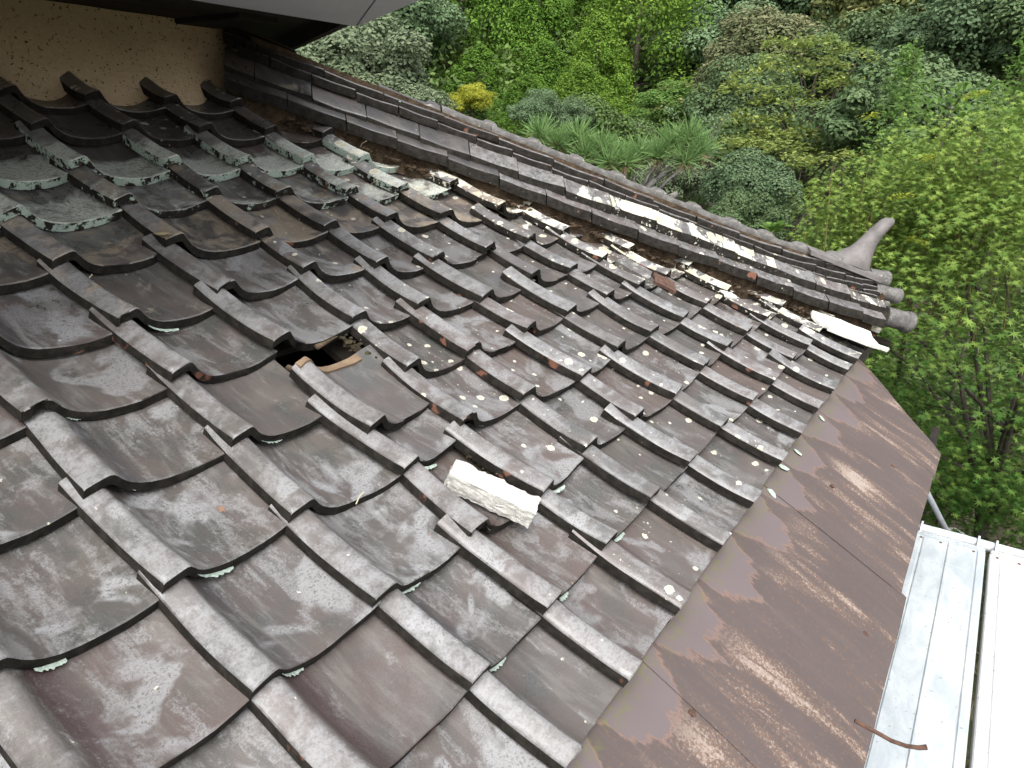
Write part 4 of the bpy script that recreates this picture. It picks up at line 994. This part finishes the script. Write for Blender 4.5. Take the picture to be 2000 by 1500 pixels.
layered('tiered_tree', 'tree with flat yellowing tiers of branches in the middle right', 14.2, 2.9, 1.6,
        [(.1, -.3, .55, 2.3, .75, 2.1), (.0, .45, .42, 1.7, .6, -.9), (-.2, .1, .18, 2.5, .8, 2.4), (-.6, .55, -.05, 1.7, .6, 2.3), (.2, -.55, .10, 1.9, .7, -.7), (-.5, -.1, -.32, 2.2, .7, 2.0), (-.7, .5, -.55, 1.6, .55, 2.4), (-.3, -.5, -.62, 1.8, .6, -.9), (-.9, .2, -.95, 1.7, .55, 2.2), (-.8, -.4, -1.0, 1.5, .5, -.8), (-.2, .1, .75, 1.4, .5, 1.6), (-1.0, .0, -.75, 1.3, .5, 1.5)], L_LAYER, 41, per=420)
layered('tiered_tree', 'smaller tiered branch mass with orange tinged leaves, above the large leaved plant', 10.6, 2.2, .45,
        [(-.1, .35, .25, 1.3, .45, 2.2), (-.4, .15, .02, 1.3, .45, 2.3), (-.2, -.3, .12, 1.1, .4, -.8), (-.6, .3, -.22, 1.0, .4, 2.1), (-.4, -.15, -.3, 1.1, .4, -.9), (-.8, .05, -.5, .9, .35, 2.2)], L_LAYER, 42, leaf=.075, per=330)
layered('tiered_tree', 'light green spreading tree left of the russet tipped evergreen', 17.9, 6.0, 1.5,
        [(0, .4, .3, 1.7, .6, 2.2), (-.2, -.4, .2, 1.6, .6, -.8), (-.3, .2, -.1, 1.9, .6, 2.3), (-.2, -.2, -.35, 1.6, .6, 2.0)], L_OLIVE, 43, leaf=.10, per=300)

# bare grey twigs with a few leaves
root = tree_root('twiggy_shrub', 'sparse grey twigged shrub in front of the dark hollow', 'shrub', 11.3, 3.55); r = random.Random(51); bm = bmesh.new(); LP = []
zc = .75-root.location.z
def twig(p, d, ln, rad, lev):
    q = [p]
    for i in range(4):
        d = (d + Vector((r.uniform(-.35, .35), r.uniform(-.35, .35), r.uniform(-.15, .3)))).normalized(); q.append(q[-1]+d*ln/4)
    tube_bm(q, [rad*(1-.16*i) for i in range(5)], 5, bm, False)
    if lev < 3:
        for k in range(2 if lev else 4): twig(q[r.randint(2, 4)], (d + Vector((r.uniform(-1, 1), r.uniform(-1, 1), r.uniform(-.5, .8)))).normalized(), ln*.62, rad*.5, lev+1)
    else: LP.append(q[-1]); LP.append(q[3])
for k in range(3): twig(Vector((r.uniform(-.2, .2), r.uniform(-.2, .2), zc-1.0)), Vector((r.uniform(-.6, .6), r.uniform(-.6, .6), 1)).normalized(), .95, .022, 0)
tube_bm([(0, 0, 0), (.05, .03, zc*.5), (0, 0, zc-.9)], [.06, .05, .045], 7, bm)
from_bm('stems', bm, M_BARK, root, True, None)
leaf_mesh('leaf_sprays', [blob(p, .11, 14, .05, huem=.6) for p in LP], L_BLUE, root)

# ------------------------------------------------------------------ pine over the ridge
root = tree_root('pine_tree', 'garden pine with long needle tufts and lichened boughs just behind the hip ridge', 'tree', 4.15, 1.75); gz = root.location.z
r = random.Random(61)
def pz(x, y, z): return Vector((x-root.location.x, y-root.location.y, z-gz))
bm = bmesh.new()
tube_bm([pz(4.15, 1.75, gz), pz(4.2, 1.85, -1.5), pz(4.1, 1.75, -.3), pz(4.15, 1.72, .38), pz(4.25, 1.72, .55)], [.10, .09, .07, .045, .03], 10, bm)
tufts = []
def bough(pts, rad):
    q = [pz(*p) for p in pts]; tube_bm(q, [rad*(1-.15*i) for i in range(len(q))], 7, bm)
bough([(4.15, 1.72, .40), (4.02, 1.95, .62), (3.95, 2.12, .72), (3.92, 2.25, .80)], .03)
bough([(4.15, 1.72, .45), (4.25, 1.62, .62), (4.28, 1.50, .72), (4.30, 1.40, .78)], .03)
bough([(4.12, 1.74, .35), (4.20, 1.55, .50), (4.22, 1.42, .56)], .028)
bough([(4.10, 1.75, .30), (3.98, 1.86, .50), (3.96, 1.88, .62), (3.95, 1.90, .70)], .028)
needle_parts = []; dead_parts = []
TT = [(3.90, 2.30, .92), (3.92, 2.16, .86), (3.98, 2.05, .90), (3.95, 1.98, .80), (4.02, 1.90, .84), (3.99, 1.82, .76), (4.12, 1.86, .80), (4.08, 1.74, .76), (4.20, 1.70, .80), (4.22, 1.58, .80), (4.28, 1.52, .88), (4.32, 1.42, .92), (4.26, 1.40, .78), (4.34, 1.34, .84), (3.97, 2.16, .74)]
for (x, y, z) in TT:
    c = np.array(pz(x, y, z-.02)); n = 170
    d = unit(NR.normal(size=(n, 3))*np.array([1, 1, .75]) + np.array([0, 0, .85])); ln = NR.uniform(.12, .175, n)
    P = c + d*(ln*.5)[:, None] + NR.normal(size=(n, 3))*.010
    side = np.cross(d, NR.normal(size=(n, 3)))
    needle_parts.append(leaves(P, side, ln, np.array([(-.5, -.020), (.5, -.007), (.5, .007), (-.5, .020)])*np.array([1, 1.3]), .5+.22*NR.normal(size=n), axis=d))
    n = 60; d = unit(NR.normal(size=(n, 3)) + np.array([0, 0, -.5])); ln = NR.uniform(.06, .10, n)
    dead_parts.append(leaves(c + d*(ln*.5)[:, None] + np.array([0, 0, -.01]), np.cross(d, NR.normal(size=(n, 3))), ln, np.array([(-.5, -.02), (.5, -.006), (.5, .006), (-.5, .02)]), .5+.25*NR.normal(size=n), axis=d))
    tube_bm([pz(x, y, z-.05), pz(x + (4.1-x)*.25, y+(1.75-y)*.25, z-.13), pz(x+(4.12-x)*.5, y+(1.75-y)*.5, z-.24)], [.006, .010, .014], 5, bm)
from_bm('trunk', bm, M_PALEBARK, root, True, None)
leaf_mesh('needles', needle_parts, L_PINE, root); leaf_mesh('dead_needles', dead_parts, L_DEAD, root)

# ------------------------------------------------------------------ maple by the roof corner
root = tree_root('maple_tree', 'maple with star shaped green leaves crowding past the roof corner on the right', 'tree', 5.9, -.75); gz = root.location.z; r = random.Random(71)
MC = np.array([5.75, -.70, -.48]) - np.array([root.location.x, root.location.y, gz])
parts = []; limbs = []
def mspray(c, rad, n, size=.062, hue=.5, tilt=.32, down=.35):
    a = NR.random(n)*2*PI; q = np.sqrt(NR.random(n))*rad
    P = np.array(c) + np.stack([np.cos(a)*q, np.sin(a)*q, -down*q**2/rad + NR.normal(size=n)*.045], 1)
    N = np.stack([np.cos(a)*.35 + NR.normal(size=n)*tilt, np.sin(a)*.35 + NR.normal(size=n)*tilt, np.ones(n)*.9], 1)
    ax = np.stack([np.cos(a), np.sin(a), -.5*np.ones(n)], 1) + NR.normal(size=(n, 3))*.5
    return leaves(P, N, size*NR.uniform(.6, 1.2, n), STAR, hue + .20*NR.normal(size=n), fold=.25, axis=ax)
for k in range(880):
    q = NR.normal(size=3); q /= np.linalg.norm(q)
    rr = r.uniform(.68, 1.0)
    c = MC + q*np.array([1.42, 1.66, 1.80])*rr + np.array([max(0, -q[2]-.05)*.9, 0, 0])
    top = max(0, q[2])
    parts.append(mspray(c, r.uniform(.22, .40), 54, size=r.uniform(.066, .086), hue=.30 + .38*q[2] + r.uniform(-.14, .16)))  # leaf tone falls down the crown, painting its shaded lower half darker
    if k % 60 == 0: limbs.append((r.uniform(.35, .8), tuple(c)))
# taller, finer shoots on the side towards the ridge
for k in range(150):
    y = r.uniform(-.6, .78); x = 5.2 + r.uniform(-.4, .5) + (.3-y)*.3; zt = .98 - .55*max(0, y-.0) + r.uniform(-.30, .12)
    for j in range(5):
        c = np.array([x + r.uniform(-.10, .10) - root.location.x, y + r.uniform(-.10, .10) - root.location.y, zt - .17*j - gz])
        parts.append(mspray(c, r.uniform(.10, .18), 17, size=.058, hue=.66 + r.uniform(-.15, .2), tilt=.45))
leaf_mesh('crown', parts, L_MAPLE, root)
trunk_mesh(root, MC[2]+.6, .075, M_BARK, 71, limbs)
bm = bmesh.new()
for k in range(36):
    y = r.uniform(-.7, .75); x = 5.15 + r.uniform(-.35, .5) + (.3-y)*.3; z1 = .95 - .55*max(0, y) + r.uniform(-.3, .15)
    p = [Vector((x-root.location.x + r.uniform(-.1, .1), y-root.location.y + r.uniform(-.1, .1), z1-1.1-gz)), Vector((x-root.location.x, y-root.location.y, z1-.5-gz)), Vector((x-root.location.x + r.uniform(-.05, .05), y-root.location.y + r.uniform(-.05, .05), z1-gz))]
    tube_bm(p, [.006, .0045, .002], 4, bm, False)
from_bm('shoots', bm, noise_material('green_stem', (0.10, 0.10, 0.035), (0.19, 0.14, 0.05), 20), root, True, None)
# bright yellow compound leaves standing out of the crown
for (x, y, z) in [(5.05, -.05, 1.15), (4.9, .10, .78), (4.95, .50, 1.02), (4.7, .22, .55), (5.3, -.85, .60), (4.6, -.05, .30), (5.4, -.55, .95)]:
    P = []; N = []; A = []
    az = r.uniform(0, 6.28); d = np.array([math.cos(az)*.8, math.sin(az)*.8, .45]); sd_ = np.cross(d, [0, 0, 1])
    for j in range(9):
        t = j/8
        for s_ in (-1, 1):
            for m_ in (1, 2, 3):
                P.append(d*(.16*t) + sd_*s_*.020*m_*(1.15-t) + np.array([0, 0, .012*m_ - .05*t*t])); N.append(np.array([0, 0, 1.0]) + NR.normal(size=3)*.35); A.append(sd_*s_ + d*.5)
    P = np.array(P) + np.array([x-root.location.x, y-root.location.y, z-gz])
    leaf_mesh('young_leaf_spray', [leaves(P, np.array(N), NR.uniform(.022, .034, len(P)), LONG*np.array([1, 1.8]), .6+.2*NR.normal(size=len(P)), axis=np.array(A))], L_SHOOT, root)

# young feathery cedars and large leaved shrubs near the maple top
for (x, y, zt, h, lab, sd2) in [(8.6, .75, 1.80, 1.3, 'young feathery green cedar standing above the maple, left one', 81), (8.5, -.30, 1.95, 1.2, 'young feathery green cedar at the right edge above the maple', 82)]:
    root = tree_root('young_cedar', lab, 'tree', x, y); gz = root.location.z; parts = []
    for k in range(44):
        t = (k+.5)/44; ang = k*2.4; ln = (.10 + .38*t)
        d = np.array([math.cos(ang), math.sin(ang), .35]); n = 46; q = NR.random(n)
        P = np.array([0, 0, zt-gz-h*t]) + d*(ln*q)[:, None] + np.array([0, 0, -.25])*(ln*q**2)[:, None] + NR.normal(size=(n, 3))*(.018+.03*(1-q))[:, None]
        parts.append(leaves(P, NR.normal(size=(n, 3))*.6 + np.array([0, 0, 1]), NR.uniform(.035, .07, n), LONG*np.array([1, 1.6]), .45+.2*NR.normal(size=n) + .2*q, axis=d + NR.normal(size=(n, 3))*.5))
    leaf_mesh('crown', parts, L_FRESH, root); trunk_mesh(root, zt-gz-.05, .035, M_BARK, sd2)
def big_leaf_plant(name, lab, x, y, z, n, ln, wd, mat, spread, seed, droop=.5):
    root = tree_root(name, lab, 'plant', x, y); gz = root.location.z; r = random.Random(seed); bm = bmesh.new()
    me_hue = []
    for k in range(n):
        ang = k*2.4 + r.uniform(-.4, .4); el = r.uniform(.25, 1.1); rad = spread*math.sqrt(r.random())
        p0 = Vector((math.cos(ang)*rad, math.sin(ang)*rad, z-gz + r.uniform(-.5, .3)*spread)); dh = Vector((math.cos(ang), math.sin(ang), 0))
        side = Vector((-dh.y, dh.x, 0)); L_ = ln*r.uniform(.7, 1.15); rows = []
        for i in range(6):
            t = i/5; c = p0 + dh*L_*t*math.cos(el) + Vector((0, 0, L_*(t*math.sin(el) - droop*t*t))); w_ = wd*L_*math.sin(PI*min(.98, .06+t*.92))**.8
            rows.append([bm.verts.new(c - side*w_ + Vector((0, 0, .25*w_))), bm.verts.new(c), bm.verts.new(c + side*w_ + Vector((0, 0, .25*w_)))])
        h = r.random()
        for a, b in zip(rows, rows[1:]):
            for j in range(2): bm.faces.new((a[j], a[j+1], b[j+1], b[j])); me_hue.append(h)
    o = from_bm('leaves', bm, mat, root, True, None)
    at = o.data.attributes.new('hue', 'FLOAT', 'FACE'); at.data.foreach_set('value', me_hue)
    trunk_mesh(root, max(.2, z-gz), .035, M_BARK, seed); return root
big_leaf_plant('large_leaved_shrub', 'bright shrub of large drooping leaves above the maple', 7.0, .12, 1.22, 150, .15, .13, L_FRESH, .38, 91)
big_leaf_plant('large_leaved_plant', 'light green plant with a rosette of broad leaves right above the ridge', 4.82, .93, .30, 16, .13, .24, L_FRESH, .03, 92, .35)
big_leaf_plant('large_leaved_plant', 'second rosette of broad leaves low beside the first, nearer the horn', 4.9, .80, .16, 12, .11, .22, L_FRESH, .05, 93, .4)
# lit shrub and pale stones on the ground past the skirt corner
broadleaf('bush', 'sunlit light green bush low under the maple beside the skirt corner', 6.45, -.42, -1.75, .32, L_FRESH, 95, nb=22, per=172, leaf=0.077, cat='bush', huem=.4)
for k, (x, y, s) in enumerate([(7.6, -.42, .34), (8.0, -.62, .26), (7.2, -.50, .2)]):
    b = bmesh.new(); bmesh.ops.create_icosphere(b, subdivisions=2, radius=s)
    for v in b.verts: v.co = Vector((v.co.x, v.co.y, v.co.z*.55))*(1+.25*snoise(v.co.x*6, v.co.y*6, v.co.z*6, k))
    o = from_bm('boulder', b, noise_material('pale_stone', (0.28, 0.27, 0.24), (0.45, 0.43, 0.39), 6, 0.95), None, True, 40); o.location = (x, y, ground_z(x, y)+s*.2)
    tag(o, ['largest pale boulder below the skirt corner', 'pale boulder on the shaded ground, farther one', 'smallest pale boulder on the shaded ground'][k], 'boulder')

# undergrowth over the whole slope, too dense to count
parts = []
for k in range(1900):
    xi = 9 + 45*NR.random()**.8; et = (NR.random()-.5)*2*(4+xi*.75)
    x = CAM.x + HD.x*xi - HD.y*et; y = CAM.y + HD.y*xi + HD.x*et
    if y > 3 and x < 5: continue
    R_ = .35 + .022*xi*(.6+NR.random()); z = ground_z(x, y)
    parts.append(blob((x, y, z + R_*.5), R_, 120, .07+.0062*xi, up=.5, squash=1.0, huem=.25 + .6*NR.random()))
o = leaf_mesh('undergrowth', parts, L_UNDER, None); o['kind'] = 'stuff'
# dry grass and litter close below the scaffold
n = 5000; P = np.stack([NR.uniform(3, 12, n), NR.uniform(-4, 3, n), np.zeros(n)], 1)
P[:, 2] = [ground_z(a, b)+.05 for a, b in P[:, :2]]
d = NR.normal(size=(n, 3))*np.array([.8, .8, .3]) + np.array([0, 0, .8])
o = leaf_mesh('dry_grass', [leaves(P, np.cross(d, NR.normal(size=(n, 3))), NR.uniform(.1, .3, n), LONG*np.array([1, .35]), NR.random(n), axis=d)], leaf_material('dry_grass_blade', (0.04, 0.048, 0.018), (0.14, 0.12, 0.065), 0.2), None); o['kind'] = 'stuff'
